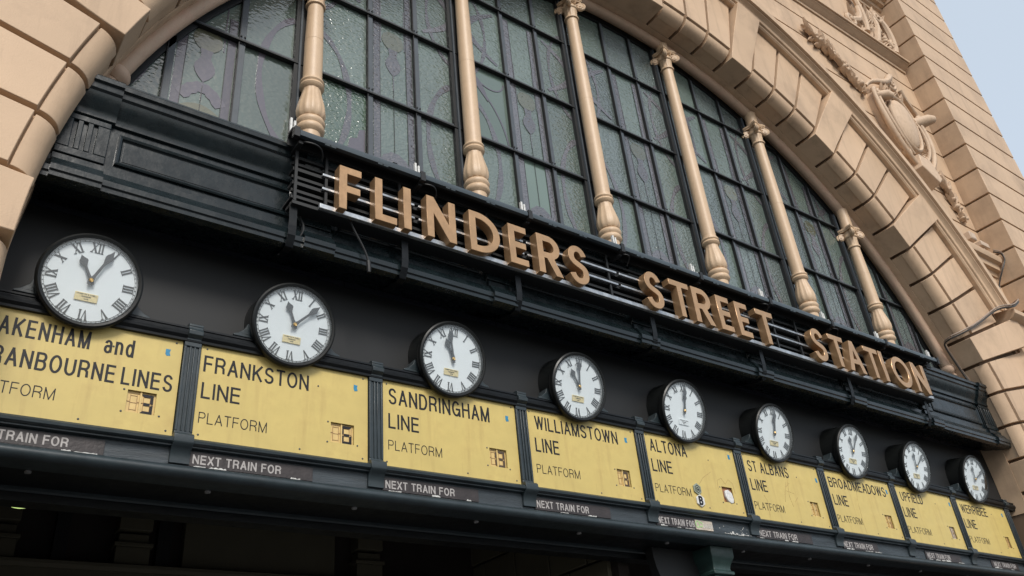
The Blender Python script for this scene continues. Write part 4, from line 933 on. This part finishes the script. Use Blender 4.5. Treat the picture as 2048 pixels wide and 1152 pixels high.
def numeral_geo():
    mb = MB()
    rom = ['XII','I','II','III','IIII','V','VI','VII','VIII','IX','X','XI']
    y0, y1 = -0.0005, 0.0034; H = 0.072; r0 = 0.212
    def stroke_(a, b, w_, cx, rot):
        pass
    for k, s in enumerate(rom):
        th = R(90-30*k)
        wid = {'I':0.020,'V':0.042,'X':0.044}; tot = sum(wid[c] for c in s)*1.0; x = -tot/2
        def put(poly):
            c, sn = math.cos(th-math.pi/2), math.sin(th-math.pi/2)
            pp = [(px*c-(pz+r0)*sn, px*sn+(pz+r0)*c) for px, pz in poly]
            mb.prism(pp, y0, y1)
        for c in s:
            w_ = wid[c]; a, b = x+0.003, x+w_-0.003; cx = x+w_/2
            def serif(px, z_): put([(px-0.009,z_),(px+0.009,z_),(px+0.009,z_+0.004),(px-0.009,z_+0.004)])
            if c == 'I':
                put([(cx-0.005,0.004),(cx+0.005,0.004),(cx+0.005,H-0.004),(cx-0.005,H-0.004)]); serif(cx,0); serif(cx,H-0.004)
            elif c == 'V':
                put([(a,H-0.004),(cx-0.002,0),(cx+0.0008,0.012),(a+0.0125,H-0.004)]); put([(cx-0.0018,0.0),(cx+0.0022,0.0),(b,H-0.004),(b-0.004,H-0.004),(cx+0.001,0.0125)]); serif(a+0.006,H-0.0038); serif(b-0.002,H-0.0038)
            else:
                put([(a,H-0.004),(b-0.0125,0.004),(b,0.004),(a+0.0125,H-0.004)])
                put([(a,0.004),(a+0.004,0.004),(cx-0.0015,H/2-0.009),(cx-0.005,H/2-0.0035)]); put([(cx+0.0015,H/2+0.009),(cx+0.005,H/2+0.0035),(b,H-0.004),(b-0.004,H-0.004)])
                serif(a+0.006,H-0.0038); serif(b-0.002,H-0.0038); serif(a+0.002,0); serif(b-0.006,0)
            x += w_
    n = 90
    for rr, dr in ((0.291,0.0014),(0.302,0.0014)):
        o = [(rr*math.cos(2*math.pi*i/n), rr*math.sin(2*math.pi*i/n)) for i in range(n)]; i_ = [((rr-dr)*math.cos(2*math.pi*i/n), (rr-dr)*math.sin(2*math.pi*i/n)) for i in range(n)]
        mb.ribbon(o, i_, y0, y1, True)
    for i in range(60):
        a = 2*math.pi*i/60; w_ = 0.0028 if i % 5 else 0.0055; c, s_ = math.cos(a), math.sin(a)
        mb.prism([(0.2912*c-w_/2*s_*-1, 0.2912*s_-w_/2*c),(0.3002*c+w_/2*s_, 0.3002*s_-w_/2*c),(0.3002*c-w_/2*s_, 0.3002*s_+w_/2*c),(0.2912*c-w_/2*s_, 0.2912*s_+w_/2*c)], y0, y1)
    return mb
def hand_geo(ln, wd, y0, y1):
    mb = MB(); a = ln
    pts = [(-0.009,-0.036),(0.009,-0.036),(0.017,-0.012),(0.016,0.012),(0.010,0.04),(0.009,a*0.55),(0.016,a*0.62),(wd,a*0.74),(wd*0.92,a*0.80),(wd*0.5,a*0.87),(0.006,a*0.94),(0.0,a)]
    poly = pts + [(-x, z) for x, z in pts[2:-1]][::-1]
    mb.prism(poly, y0, y1); return mb
def make_clock(i):
    c = thing('wall_clock', CLAB[i], 'clock', (CL[i][0], YC, CL[i][1]), 'clocks above the train line boards', (TILT, 0, 0))
    MB().lathey([(0.322,0.02),(0.325,0.05),(0.325,0.26)], 0, 0, 64).build('clock_case', M['casing'], c, local=True)
    MB().ringy([(0.310,0.03),(0.306,-0.012),(0.314,-0.028),(0.330,-0.032),(0.343,-0.022),(0.3465,0.0),(0.343,0.03),(0.330,0.045)], 0, 0, 72).build('clock_bezel', M['casing'], c, local=True)
    MB().lathey([(0.312,0.004),(0.312,0.02)], 0, 0, 64).build('clock_dial', M['white'], c, local=True)
    numeral_geo().build('numerals', M['numeral'], c, local=True, smooth=0)
    h = hand_geo(0.195, 0.030, -0.016, -0.012).build('hour_hand', M['hand'], c, local=True, smooth=0); 
    m = hand_geo(0.272, 0.026, -0.022, -0.019).build('minute_hand', M['hand'], c, local=True, smooth=0)
    MB().lathey([(0.015,-0.011),(0.015,-0.026),(0.011,-0.030),(0.009,-0.029),(0.007,-0.031)], 0, 0, 20).build('hand_hub', M['brass'], c, local=True)
    p = MB().box(-0.078, 0.070, -0.004, 0.003, -0.152, -0.092).build('maker_plate', M['white' if i == 4 else 'plaque'], c, local=True, bevel=0.002)
    tx = MB(); text(tx, "JOHNSTON & O'NEILL", -0.070, 0.062, -0.1075, -0.0985, -0.0052, -0.0035); text(tx, "ENGINEERS", -0.034, 0.026, -0.1245, -0.1155, -0.0052, -0.0035); text(tx, "1908", -0.018, 0.010, -0.1415, -0.1325, -0.0052, -0.0035)
    tx.build('plate_lettering', M['numeral'], p, local=True, smooth=0)
    MB().lathey([(0.308,-0.0265),(0.308,-0.0245)], 0, 0, 48).build('cover_glass', M['cover'], c, local=True)
    return c
c0 = make_clock(0)
def set_hands(c, i):
    for ch in c.children:
        if ch.name.startswith('hour_hand'): ch.rotation_euler.y = R(ANG[i][0])
        if ch.name.startswith('minute_hand'): ch.rotation_euler.y = R(ANG[i][1])
set_hands(c0, 0)
for i in range(1, 9):
    r = c0.copy(); col.objects.link(r); r.location = (CL[i][0], YC, CL[i][1]); r['label'] = CLAB[i]
    for ch in list(c0.children):
        d = ch.copy(); col.objects.link(d); d.parent = r
        for g_ in ch.children:
            e = g_.copy(); col.objects.link(e); e.parent = d
        if i == 4 and ch.name.startswith('maker_plate'):
            d.data = d.data.copy(); d.data.materials[0] = M['white']; d['label'] = 'white maker plate'
    set_hands(r, i)
for i, (x, z) in enumerate(CL):
    b = 4.80+bowx(x); mb = MB()
    poly = [(x-0.44,b),(x+0.44,b),(x+0.44,b+0.015),(x+0.40,b+0.03),(x+0.35,b+0.075),(x+0.335,b+0.12),(x+0.27,b+0.115),(x+0.17,b+0.02),(x,b+0.003),(x-0.17,b+0.02),(x-0.27,b+0.115),(x-0.335,b+0.12),(x-0.35,b+0.075),(x-0.40,b+0.03),(x-0.44,b+0.015)]
    mb.prism(poly, -0.025, 0.10); mb.build('clock_cradle', M['rail'], F, bevel=0.004)

# ------------------------------------------------------------------ yellow boards
SEG = {'A':(0,1),'B':(1,1),'C':(1,0)}
def seven(mb, x0, x1, z0, z1, on, w_, y0, y1):
    zm = (z0+z1)/2; g_ = 0.0015
    seg = {'a':[(x0+g_,z1),(x1-g_,z1),(x1-w_,z1-w_),(x0+w_,z1-w_)], 'd':[(x0+g_,z0),(x0+w_,z0+w_),(x1-w_,z0+w_),(x1-g_,z0)],
           'f':[(x0,z1-g_),(x0+w_,z1-w_-g_),(x0+w_,zm+w_/2),(x0,zm+g_)], 'e':[(x0,z0+g_),(x0,zm-g_),(x0+w_,zm-w_/2),(x0+w_,z0+w_+g_)],
           'b':[(x1,z1-g_),(x1,zm+g_),(x1-w_,zm+w_/2),(x1-w_,z1-w_-g_)], 'c':[(x1,z0+g_),(x1-w_,z0+w_+g_),(x1-w_,zm-w_/2),(x1,zm-g_)],
           'g':[(x0+w_+g_,zm+w_/2),(x1-w_-g_,zm+w_/2),(x1-w_-g_,zm-w_/2),(x0+w_+g_,zm-w_/2)]}
    for s in on: mb.prism(seg[s], y0, y1)
def seven_outline(mb, x0, x1, z0, z1, w_, y0, y1):
    t = 0.003; zm = (z0+z1)/2
    for (a, b, c, d) in ((x0+w_,z0+w_,x1-w_,z0+w_),(x0+w_,zm,x1-w_,zm),(x0+w_,z1-w_,x1-w_,z1-w_),(x0+0.006,z1-0.004,x1-0.006,z1-0.004)):
        mb.box(a, c, y0, y1, b-t/2, b+t/2)
    for x in (x0+w_, x1-w_, x1-0.003): mb.box(x-t/2, x+t/2, y0-0.0006, y1, z0+0.014, z1-0.014)
    for x in (x0, x1-w_): mb.box(x, x+w_, y0-0.001, y1, zm+0.004, zm+0.008)
T = 0.004
# (line 1, x0, x1), (line 2, x0, x1), platform x0,x1
BD = [
 dict(t=[('PAKENHAM',-6.785,-6.156,4.493,4.628),('and',-6.065,-5.868,4.490,4.628),('CRANBOURNE',-6.80,-5.965,4.278,4.410),('LINES',-5.924,-5.580,4.281,4.412)], pl=(-6.81,-6.305), nm='PAKENHAM and CRANBOURNE LINES', w=(-5.868,-5.676), L='', Rr='abcdg'),
 dict(t=[('FRANKSTON',-5.380,-4.558,4.488,4.622),('LINE',-5.378,-5.091,4.278,4.406)], pl=(-5.377,-4.874), nm='FRANKSTON LINE', w=(-4.362,-4.162), L='', Rr='acdefg'),
 dict(t=[('SANDRINGHAM',-3.852,-2.832,4.510,4.655),('LINE',-3.855,-3.566,4.295,4.428)], pl=(-3.858,-3.350), nm='SANDRINGHAM LINE', w=(-2.859,-2.675), L='bc', Rr='abcdg'),
 dict(t=[('WILLIAMSTOWN',-2.318,-1.282,4.534,4.668),('LINE',-2.338,-2.058,4.313,4.450)], pl=(-2.348,-1.840), nm='WILLIAMSTOWN LINE', w=(-1.356,-1.186), L='', Rr='abcdefg'),
 dict(t=[('ALTONA',-0.838,-0.298,4.536,4.672),('LINE',-0.855,-0.566,4.321,4.455)], pl=(-0.862,-0.350), nm='ALTONA LINE', w=(0.147,0.314), L=None, Rr=''),
 dict(t=[('ST ALBANS',0.672,1.388,4.518,4.648),('LINE',0.655,0.932,4.302,4.434)], pl=(0.638,1.146), nm='ST ALBANS LINE', w=(1.658,1.810), L='', Rr=''),
 dict(t=[('BROADMEADOWS',2.155,3.352,4.512,4.640),('LINE',2.155,2.443,4.294,4.425)], pl=(2.136,2.630), nm='BROADMEADOWS LINE', w=(3.164,3.318), L='', Rr='acdg'),
 dict(t=[('UPFIELD',3.695,4.213,4.506,4.635),('LINE',3.652,3.944,4.294,4.425)], pl=(3.630,4.165), nm='UPFIELD LINE', w=(4.672,4.808), L='', Rr='g'),
 dict(t=[('WERRIBEE',5.190,5.902,4.500,4.625),('LINE',5.155,5.461,4.285,4.415)], pl=(5.135,5.664), nm='WERRIBEE LINE', w=(6.174,6.290), L='bc', Rr='abcdg'),
]
EX = ['cut off by the left edge','', 'with the digits 13 in its corner','', 'with letter stickers and a brown square patch','with a scratched face','with a pale drip line','with a washed out grey number window','at the far right against the stone']
BLUEX = [(-5.639,4.584),(-4.151,4.592),(-2.635,4.581),(-1.167,4.595),(0.381,4.636),(1.909,4.558),(3.39,4.587),(4.907,4.579),(6.356,4.569)]
for k, d in enumerate(BD):
    x0, x1 = PX[k]+0.068, PX[k+1]-0.068
    if k == 0: x0 = -6.97
    b = thing('line_board', ('yellow board lettered %s %s' % (d['nm'], EX[k])).strip(), 'board', ((x0+x1)/2, 0, 3.94), 'yellow train line boards')
    n = 8; xs = [x0+(x1-x0)*i/n for i in range(n+1)]
    wx0, wx1 = d['w']; wz0, wz1 = 4.082+bowx((wx0+wx1)/2)*0.55, 4.240+bowx((wx0+wx1)/2)*0.75
    # panel with an opening for the number window
    mb = MB()
    def slab(a, c, za, zb):
        mm = 4; pts_ = [a+(c-a)*i/mm for i in range(mm+1)]; vs = []
        for x in pts_: vs += [(x,0.0,za(x)),(x,0.0,zb(x)),(x,0.012,za(x)),(x,0.012,zb(x))]
        fs = [(0,1,3,2),(4*mm,4*mm+2,4*mm+3,4*mm+1)]
        for i in range(mm): p = 4*i; q = p+4; fs += [(p,q,q+1,p+1),(p+2,p+3,q+3,q+2),(p,p+2,q+2,q),(p+1,q+1,q+3,p+3)]
        mb.add(vs, fs)
    bot = lambda x: 3.942+low(x); top = lambda x: 4.680+bowx(x)
    slab(x0, wx0, bot, top); slab(wx1, x1, bot, top); slab(wx0, wx1, bot, lambda x: wz0); slab(wx0, wx1, lambda x: wz1, top)
    mb.build('board_panel', M['yellow'], b, smooth=0)
    for (s, a, c, za, zb) in d['t']:
        tx = MB(); text(tx, s, a, c, za, zb, -0.0012, 0.002, 0.125)
        tx.build('line_lettering', M['ink'], b, smooth=0)
    tx = MB(); text(tx, 'PLATFORM', d['pl'][0], d['pl'][1], 4.088+(0.02 if 1 < k < 5 else 0.0)*1.1, 4.172+(0.02 if 1 < k < 5 else 0.0)*1.1, -0.0012, 0.002, 0.082, 0.15)
    tx.build('platform_lettering', M['ink'], b, smooth=0)
    plate = 'ghost' if k == 7 else ('brown' if k == 4 else 'amber')
    nw = MB().box(wx0-0.002, wx1+0.002, 0.020, 0.03, wz0-0.002, wz1+0.002).build('number_window', M[plate], b)
    if k != 4:
        ww = wx1-wx0; px = 0.012; sw = ww*0.44
        l0, l1 = wx0+0.006, wx0+0.006+sw; r0, r1 = wx1-0.014-sw, wx1-0.014
        mb = MB(); zc0, zc1 = wz0+0.006, wz1-0.012
        seven_outline(mb, l0, l1, zc0, zc1, 0.020, 0.0172, 0.0195); seven_outline(mb, r0, r1, zc0, zc1, 0.020, 0.0172, 0.0195)
        mb.build('digit_outline', M['amberd'], nw, smooth=0)
        if d['L'] or d['Rr']:
            mb = MB()
            if d['L']: seven(mb, l0, l1, zc0, zc1, d['L'], 0.020, 0.0150, 0.017)
            if d['Rr']: seven(mb, r0, r1, zc0, zc1, d['Rr'], 0.020, 0.0150, 0.017)
            mb.build('digit_segments', M['ink'] if k < 2 else (M['amberd'] if k in (6, 7, 8) else M['segbrown']), nw, smooth=0)
        MB().box((l1+r0)/2-0.006, (l1+r0)/2+0.006, 0.010, 0.0195, wz0, wz1).build('digit_divider', M['amber' if k != 7 else 'ghost'], nw)
    xm = (x0+x1)/2
    for (sx, sz) in ((x0+0.04,4.65+bowx(x0)),(x1-0.04,4.65+bowx(x1)),(x0+0.04,3.985+low(x0)),(x1-0.04,3.985+low(x1)),(xm+0.12,3.985+low(xm)),(wx0-0.03,wz1-0.005),(wx1+0.03,wz0-0.005),(wx0-0.03,wz0-0.005),(xm+0.25,4.55)):
        MB().lathey([(0.0075,0.002),(0.0075,-0.002),(0.004,-0.004)], sx+random.uniform(-.006,.006), sz+random.uniform(-.006,.006), 8).build('screw', M['numeral'], b, smooth=0)
    if k in (5, 6, 4):
        mb = MB()
        sc_l = {5:[[(1.22,4.30),(1.27,4.40),(1.36,4.46)],[(1.30,4.46),(1.24,4.34),(1.20,4.22)],[(1.26,4.36),(1.40,4.34)],[(0.86,4.02),(0.88,4.20),(0.84,4.26)],[(1.34,4.50),(1.30,4.30),(1.33,4.18)],[(1.45,4.30),(1.38,4.24)]],
                6:[[(2.66,4.36),(2.645,4.16),(2.655,3.99)],[(2.70,4.52),(2.665,4.40)]],
                4:[[(0.02,4.42),(-0.12,4.34),(-0.20,4.26)],[(-0.36,4.16),(-0.30,4.05),(-0.26,4.0)],[(0.09,4.24),(0.10,4.34),(0.17,4.37),(0.22,4.31),(0.28,4.37),(0.34,4.33),(0.35,4.22)]]}[k]
        for q, l_ in enumerate(sc_l): mb.stroke(l_, 0.006, -0.0006-0.0001*q, 0.001)
        mb.build('scratches', M['scratch'], b, smooth=0)
    bx, bz = BLUEX[k]; j = random.uniform(-.006,.006)
    MB().prism([(bx-0.018,bz+0.028),(bx+0.016,bz+0.026+j),(bx+0.010,bz+0.004),(bx+0.017,bz-0.022),(bx-0.010,bz-0.028+j),(bx-0.019,bz-0.012)], -0.0018, 0.0).build('blue_sticker', M['blue'], b, smooth=0)
# letter stickers on the fifth board
def hexa(cx, cz, r, ay=1.0, a0=90): return [(cx+r*math.cos(R(a0+60*i)), cz+ay*r*math.sin(R(a0+60*i))) for i in range(6)]
h1 = thing('hexagonal_tile', 'grey green hexagonal tile with a G on the ALTONA LINE board', 'tile', (-0.255,-0.004,4.20))
MB().prism(hexa(-0.255,4.200,0.062), -0.014, -0.0005).build('tile_body', M['tile'], h1, bevel=0.002)
mb = MB(); mb.stroke(hexa(-0.255,4.200,0.040), 0.006, -0.0165, -0.014, True); text(mb, 'G', -0.275, -0.235, 4.182, 4.218, -0.0165, -0.014, 0.2); mb.build('tile_lettering', M['ink'], h1, smooth=0)
h2 = thing('hexagonal_tile', 'white hexagonal tile with a bold black B on the ALTONA LINE board', 'tile', (-0.245,-0.004,4.09))
MB().prism(hexa(-0.240,4.078,0.066), -0.014, -0.0005).build('tile_body', M['offwhite'], h2, bevel=0.002)
mb = MB(); text(mb, 'B', -0.272, -0.210, 4.030, 4.125, -0.0165, -0.014, 0.22); mb.build('tile_lettering', M['ink'], h2, smooth=0)
h3 = MB().prism([(0.185,4.235),(0.235,4.250),(0.285,4.220),(0.300,4.160),(0.290,4.110),(0.245,4.100),(0.205,4.125),(0.180,4.175)], -0.008, 0.0198).build('plaster_lump', M['offwhite'], bevel=0.006)
tag(h3, 'broken white lump stuck over the brown square of the ALTONA LINE board', 'lump')

# ------------------------------------------------------------------ next train strips
NT = [(-6.97,-5.955,-6.80,-6.172),(-5.428,-4.497,-5.385,-4.745),(-3.915,-3.005,-3.888,-3.245),(-2.410,-1.520,-2.392,-1.790),(-0.930,-0.385,-0.905,-0.392),(0.545,1.515,0.600,1.245),(2.090,2.80,2.105,2.690),(3.845,4.700,3.880,4.430),(5.50,6.25,5.56,6.17)]
NL = ['under the CRANBOURNE LINES board','under the FRANKSTON LINE board','under the SANDRINGHAM LINE board','under the WILLIAMSTOWN LINE board','under ALTONA LINE, beside graffiti','under the ST ALBANS LINE board','under the BROADMEADOWS LINE board','under the UPFIELD LINE board','under the WERRIBEE LINE board']
for k, (a, b_, ta, tb_) in enumerate(NT):
    st = thing('next_train_strip', 'peeling black strip reading NEXT TRAIN FOR '+NL[k], 'sign', ((a+b_)/2, 0, 3.76), 'next train strips under the yellow boards')
    z0, z1 = 3.765+(low(a)*0.2), 3.868+(low(a)*0.45)
    MB().box(a, b_, 0.001, 0.0115, z0, z1).build('strip_panel', M['ntf'], st, bevel=0.002)
    mb = MB(); text(mb, 'NEXT TRAIN FOR', ta, tb_, z0+0.019, z0+0.085, -0.0006, 0.001, 0.16, 0.14); mb.build('strip_lettering', M['ntft'], st, smooth=0)
    # curling white peeled edge along the bottom
    mb = MB(); x = a+0.05; random.seed(40+k)
    while x < b_-0.08:
        l_ = random.uniform(0.04, 0.16)
        if random.random() < 0.55:
            h_ = random.uniform(0.003, 0.012)*(2.0 if random.random() < 0.15 else 1); pts = [(x, z0-0.002)]
            m_ = 11
            pts += [(x+l_*i/m_, z0-0.002) for i in range(1, m_+1)] + [(x+l_*(m_-i)/m_, z0+h_*random.uniform(.1, 1.3)) for i in range(0, m_)]
            mb.prism([p for p in pts], -0.004, 0.0008)
        x += l_+random.uniform(0.01, 0.08)
    if mb.v: mb.build('peeled_edge', M['peel'], st, smooth=0)
random.seed(11)
gp = thing('graffiti_patch', 'small pale patch with green sprayed scribble beside the ALTONA LINE strip', 'graffiti', (-0.24,0,3.77))
MB().box(-0.378, -0.125, 0.001, 0.0115, 3.775, 3.872).build('patch_panel', M['ghost'], gp)
mb = MB()
mb.stroke([(-0.345+0.028*math.cos(R(a)), 3.828+0.032*math.sin(R(a))) for a in range(40, 330, 25)], 0.010, -0.002, 0.0008); mb.stroke([(-0.300+0.022*math.cos(R(a)), 3.828+0.024*math.sin(R(a))) for a in range(0, 340, 28)], 0.009, -0.0022, 0.0006)
mb.build('spray_scribble', M['spray'], gp, smooth=0)
mb = MB()
for i in range(5): mb.stroke([(-0.262+0.028*i, 3.795), (-0.250+0.028*i, 3.85), (-0.240+0.028*i, 3.80)], 0.006, -0.0018-0.0002*i, 0.0007)
mb.build('chalk_scribble', M['peel'], gp, smooth=0)
pp = MB(); random.seed(5)
x = -0.095; i = 0
while x < 0.47:
    l_ = random.uniform(0.012, 0.075); h_ = random.uniform(0.004, 0.026)*(1.7 if x < 0.03 else 1.0); zb_ = 3.770+random.uniform(0, 0.008)
    if random.random() < 0.8:
        m_ = 5; tops = [(x+l_*(1-q/m_), zb_+h_*random.uniform(0.15, 1.2)) for q in range(m_+1)]
        pp.prism([(x, zb_), (x+l_, zb_-0.003)] + tops, 0.0062+0.0001*i, 0.0115); i += 1
    x += l_*random.uniform(0.8, 1.4)
for i in range(9):
    x = random.uniform(-0.09, 0.45); z = random.uniform(3.80, 3.86); r_ = random.uniform(0.002, 0.006)
    pp.prism([(x+r_*math.cos(a)*random.uniform(.6,1.4), z+r_*math.sin(a)) for a in (0,1.2,2.5,3.8,5.1)], 0.0095, 0.0115)
tag(pp.build('peeling_paint', M['peel'], smooth=0), 'white peeling paint flakes on the dark strip under the ALTONA LINE board', 'paint')

# ------------------------------------------------------------------ beam over the entrance
BM = thing('entrance_beam', 'dark painted beam with a rounded ledge and flat soffit over the station entrance', 'beam')
lip = [(0.02,3.755),(-0.070,3.738),(-0.098,3.724),(-0.116,3.706),(-0.120,3.688),(-0.112,3.668),(-0.09,3.652),(-0.07,3.648),(0.10,3.648),(0.10,3.70),(0.02,3.70)]
MB().sweep(lip, [-6.8, 6.8]).build('rounded_ledge', M['rail'], BM, smooth=40)
MB().box(-6.8, 6.8, 0.10, 0.46, 3.650, 3.72).build('soffit', M['black'], BM)
MB().sweep([(0.44,3.66),(0.44,3.628),(0.455,3.618),(0.47,3.628),(0.47,3.66)], [-6.8,6.8]).build('soffit_bead', M['rail'], BM)
MB().box(-6.8, 6.8, 0.472, 0.62, 3.565, 3.72).build('rear_fascia', M['black'], BM)
for i in range(12):
    MB().lathe([(0.018,3.636),(0.022,3.642),(0.022,3.650)], -6.35+1.13*i, 0.13, 10).build('bolt', M['amberd' if False else 'bolt'], BM)
MB().box(-6.8, 6.8, 0.105, 0.60, 3.721, 5.60).build('beam_core', M['dark'], BM)
# post under it
PT = thing('iron_post', 'dark green iron post with a curved bracket capital under the entrance beam', 'post', (0, 0.22, 0))
def sq(levels, cx, cy):
    mb = MB(); vs = []
    for h_, z in levels: vs += [(cx-h_,cy-h_,z),(cx+h_,cy-h_,z),(cx+h_,cy+h_,z),(cx-h_,cy+h_,z)]
    fs = [(0,3,2,1), tuple(range(len(vs)-4, len(vs)))]
    for j in range(len(levels)-1):
        a = 4*j; fs += [(a+i, a+(i+1)%4, a+4+(i+1)%4, a+4+i) for i in range(4)]
    return mb.add(vs, fs)
sq([(0.125,0.0),(0.125,3.36),(0.115,3.37)], 0.0, 0.22).build('post_shaft', M['post'], PT, bevel=0.012)
sq([(0.115,3.365),(0.150,3.375),(0.150,3.405),(0.128,3.415),(0.125,3.44),(0.135,3.48),(0.155,3.52),(0.168,3.55),(0.170,3.645)], 0.0, 0.22).build('post_capital', M['post'], PT, bevel=0.006)
kb = MB(); arc_ = [( -0.13-0.62*math.sin(R(a)), 3.0+0.64*(1-math.cos(R(a)))/1.0) for a in range(0, 91, 9)]
kb.prism(arc_ + [(-0.75,3.647),(-0.12,3.647),(-0.12,3.0)], 0.30, 0.40).build('curved_bracket', M['dark'], PT)

# ------------------------------------------------------------------ dim interior behind the beam
I = thing('entrance_hall', 'dim entrance hall with cream pilasters and dark openings seen below the beam', 'hall')
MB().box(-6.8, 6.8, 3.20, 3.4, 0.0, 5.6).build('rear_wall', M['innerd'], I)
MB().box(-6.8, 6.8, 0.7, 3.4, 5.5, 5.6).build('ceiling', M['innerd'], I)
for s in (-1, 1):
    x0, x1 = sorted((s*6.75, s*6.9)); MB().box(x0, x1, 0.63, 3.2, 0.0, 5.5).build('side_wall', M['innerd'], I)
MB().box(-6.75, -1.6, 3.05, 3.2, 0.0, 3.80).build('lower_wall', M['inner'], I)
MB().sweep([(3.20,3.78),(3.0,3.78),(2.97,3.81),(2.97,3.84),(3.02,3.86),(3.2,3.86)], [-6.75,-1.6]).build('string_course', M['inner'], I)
for x in (-6.15,-4.99,-2.45):
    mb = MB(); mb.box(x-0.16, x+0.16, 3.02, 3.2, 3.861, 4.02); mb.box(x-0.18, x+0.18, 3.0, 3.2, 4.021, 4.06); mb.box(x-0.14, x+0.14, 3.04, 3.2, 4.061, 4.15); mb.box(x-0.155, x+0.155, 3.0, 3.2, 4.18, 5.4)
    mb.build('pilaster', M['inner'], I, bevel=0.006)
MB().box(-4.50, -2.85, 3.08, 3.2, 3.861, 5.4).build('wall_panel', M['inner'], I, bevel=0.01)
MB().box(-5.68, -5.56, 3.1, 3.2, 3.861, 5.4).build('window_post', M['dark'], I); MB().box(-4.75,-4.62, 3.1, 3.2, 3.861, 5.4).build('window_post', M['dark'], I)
# cream block wall running back on the right of the hall
for j in range(7):
    for i in range(5):
        z0 = 2.2+0.48*j; ya = 0.75+0.62*i-(0.3 if j % 2 else 0)
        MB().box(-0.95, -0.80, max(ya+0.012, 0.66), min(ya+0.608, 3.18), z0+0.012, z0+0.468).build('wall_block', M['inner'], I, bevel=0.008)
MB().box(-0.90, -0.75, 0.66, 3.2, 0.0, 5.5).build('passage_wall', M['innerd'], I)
l_ = thing('ceiling_lamp', 'small greenish lit lamp glimpsed under the beam at lower left', 'lamp', (-6.28, 0.9, 3.6))
MB().lathe([(0.03,3.625),(0.06,3.632),(0.065,3.645)], -6.28, 0.80, 16).build('lamp_lens', M['glow'], l_)
MB().lathe([(0.075,3.640),(0.08,3.70),(0.02,3.71)], -6.28, 0.80, 16).build('lamp_body', M['dark'], l_)

# ------------------------------------------------------------------ cable and floodlights on the right arch
cb_ = thing('cable_bundle', 'bundle of grey brown cables running down the right side of the arch', 'cable', (6.4,-0.6,7.4))
base = [(8.33,-0.74,9.43),(8.50,-0.79,9.41),(8.535,-0.79,9.28),(8.44,-0.72,9.08),(8.40,-0.57,8.80),(8.30,-0.57,8.45),(8.18,-0.62,8.25),(8.02,-0.875,8.22),(7.80,-0.885,8.08),(7.58,-0.88,7.99),(7.42,-0.80,7.97),(7.25,-0.72,7.90),(6.95,-0.645,7.72),(6.55,-0.62,7.50),(6.30,-0.605,7.38),(6.16,-0.50,7.31),(6.07,-0.38,7.27),(6.12,-0.24,7.26),(6.19,-0.20,7.20),(6.30,-0.20,7.00),(6.40,-0.21,6.80),(6.46,-0.24,6.62)]
def smooth_path(p, n=4):
    out = []
    for i in range(len(p)-1):
        a = p[max(i-1,0)]; b = p[i]; c = p[i+1]; d = p[min(i+2,len(p)-1)]
        for k in range(n):
            t = k/n; out.append(tuple(0.5*((2*b[q])+(-a[q]+c[q])*t+(2*a[q]-5*b[q]+4*c[q]-d[q])*t*t+(-a[q]+3*b[q]-3*c[q]+d[q])*t**3) for q in range(3)))
    out.append(p[-1]); return out
for j, (o1, o2) in enumerate(((0,0),(0.03,0.022),(-0.028,0.03))):
    MB().tube([(x+o1*0.6, y-abs(o2)*0.3, z+o1+o2) for i, (x, y, z) in enumerate(smooth_path(base))], 0.012, 7).build('cable', M['cable' if j < 2 else 'cabled'], cb_)
FLX = [(7.62,'left'),(8.06,'right')]
for k, (x, q) in enumerate(FLX):
    f = thing('floodlight', ['small cream floodlight turned left on the short moulding by the pier', 'small cream floodlight lying flat on the short moulding against the pier'][k], 'floodlight', (x,-0.66,9.42), 'floodlights on the short moulding')
    mb = MB().box(x-0.10, x+0.10, -0.78, -0.66, 9.46, 9.62) if k == 0 else MB().box(x-0.13, x+0.15, -0.76, -0.62, 9.46, 9.56)
    mb.build('lamp_housing', M['lampbox'], f, bevel=0.012)
    MB().box(x-0.012, x+0.012, -0.72, -0.68, 9.40, 9.46).build('lamp_bracket', M['lampbox'], f)
    (MB().box(x-0.08, x+0.08, -0.786, -0.781, 9.48, 9.60) if k == 0 else MB().box(x-0.10, x+0.12, -0.75, -0.63, 9.561, 9.566)).build('lamp_glass', M['lampbox'], f)
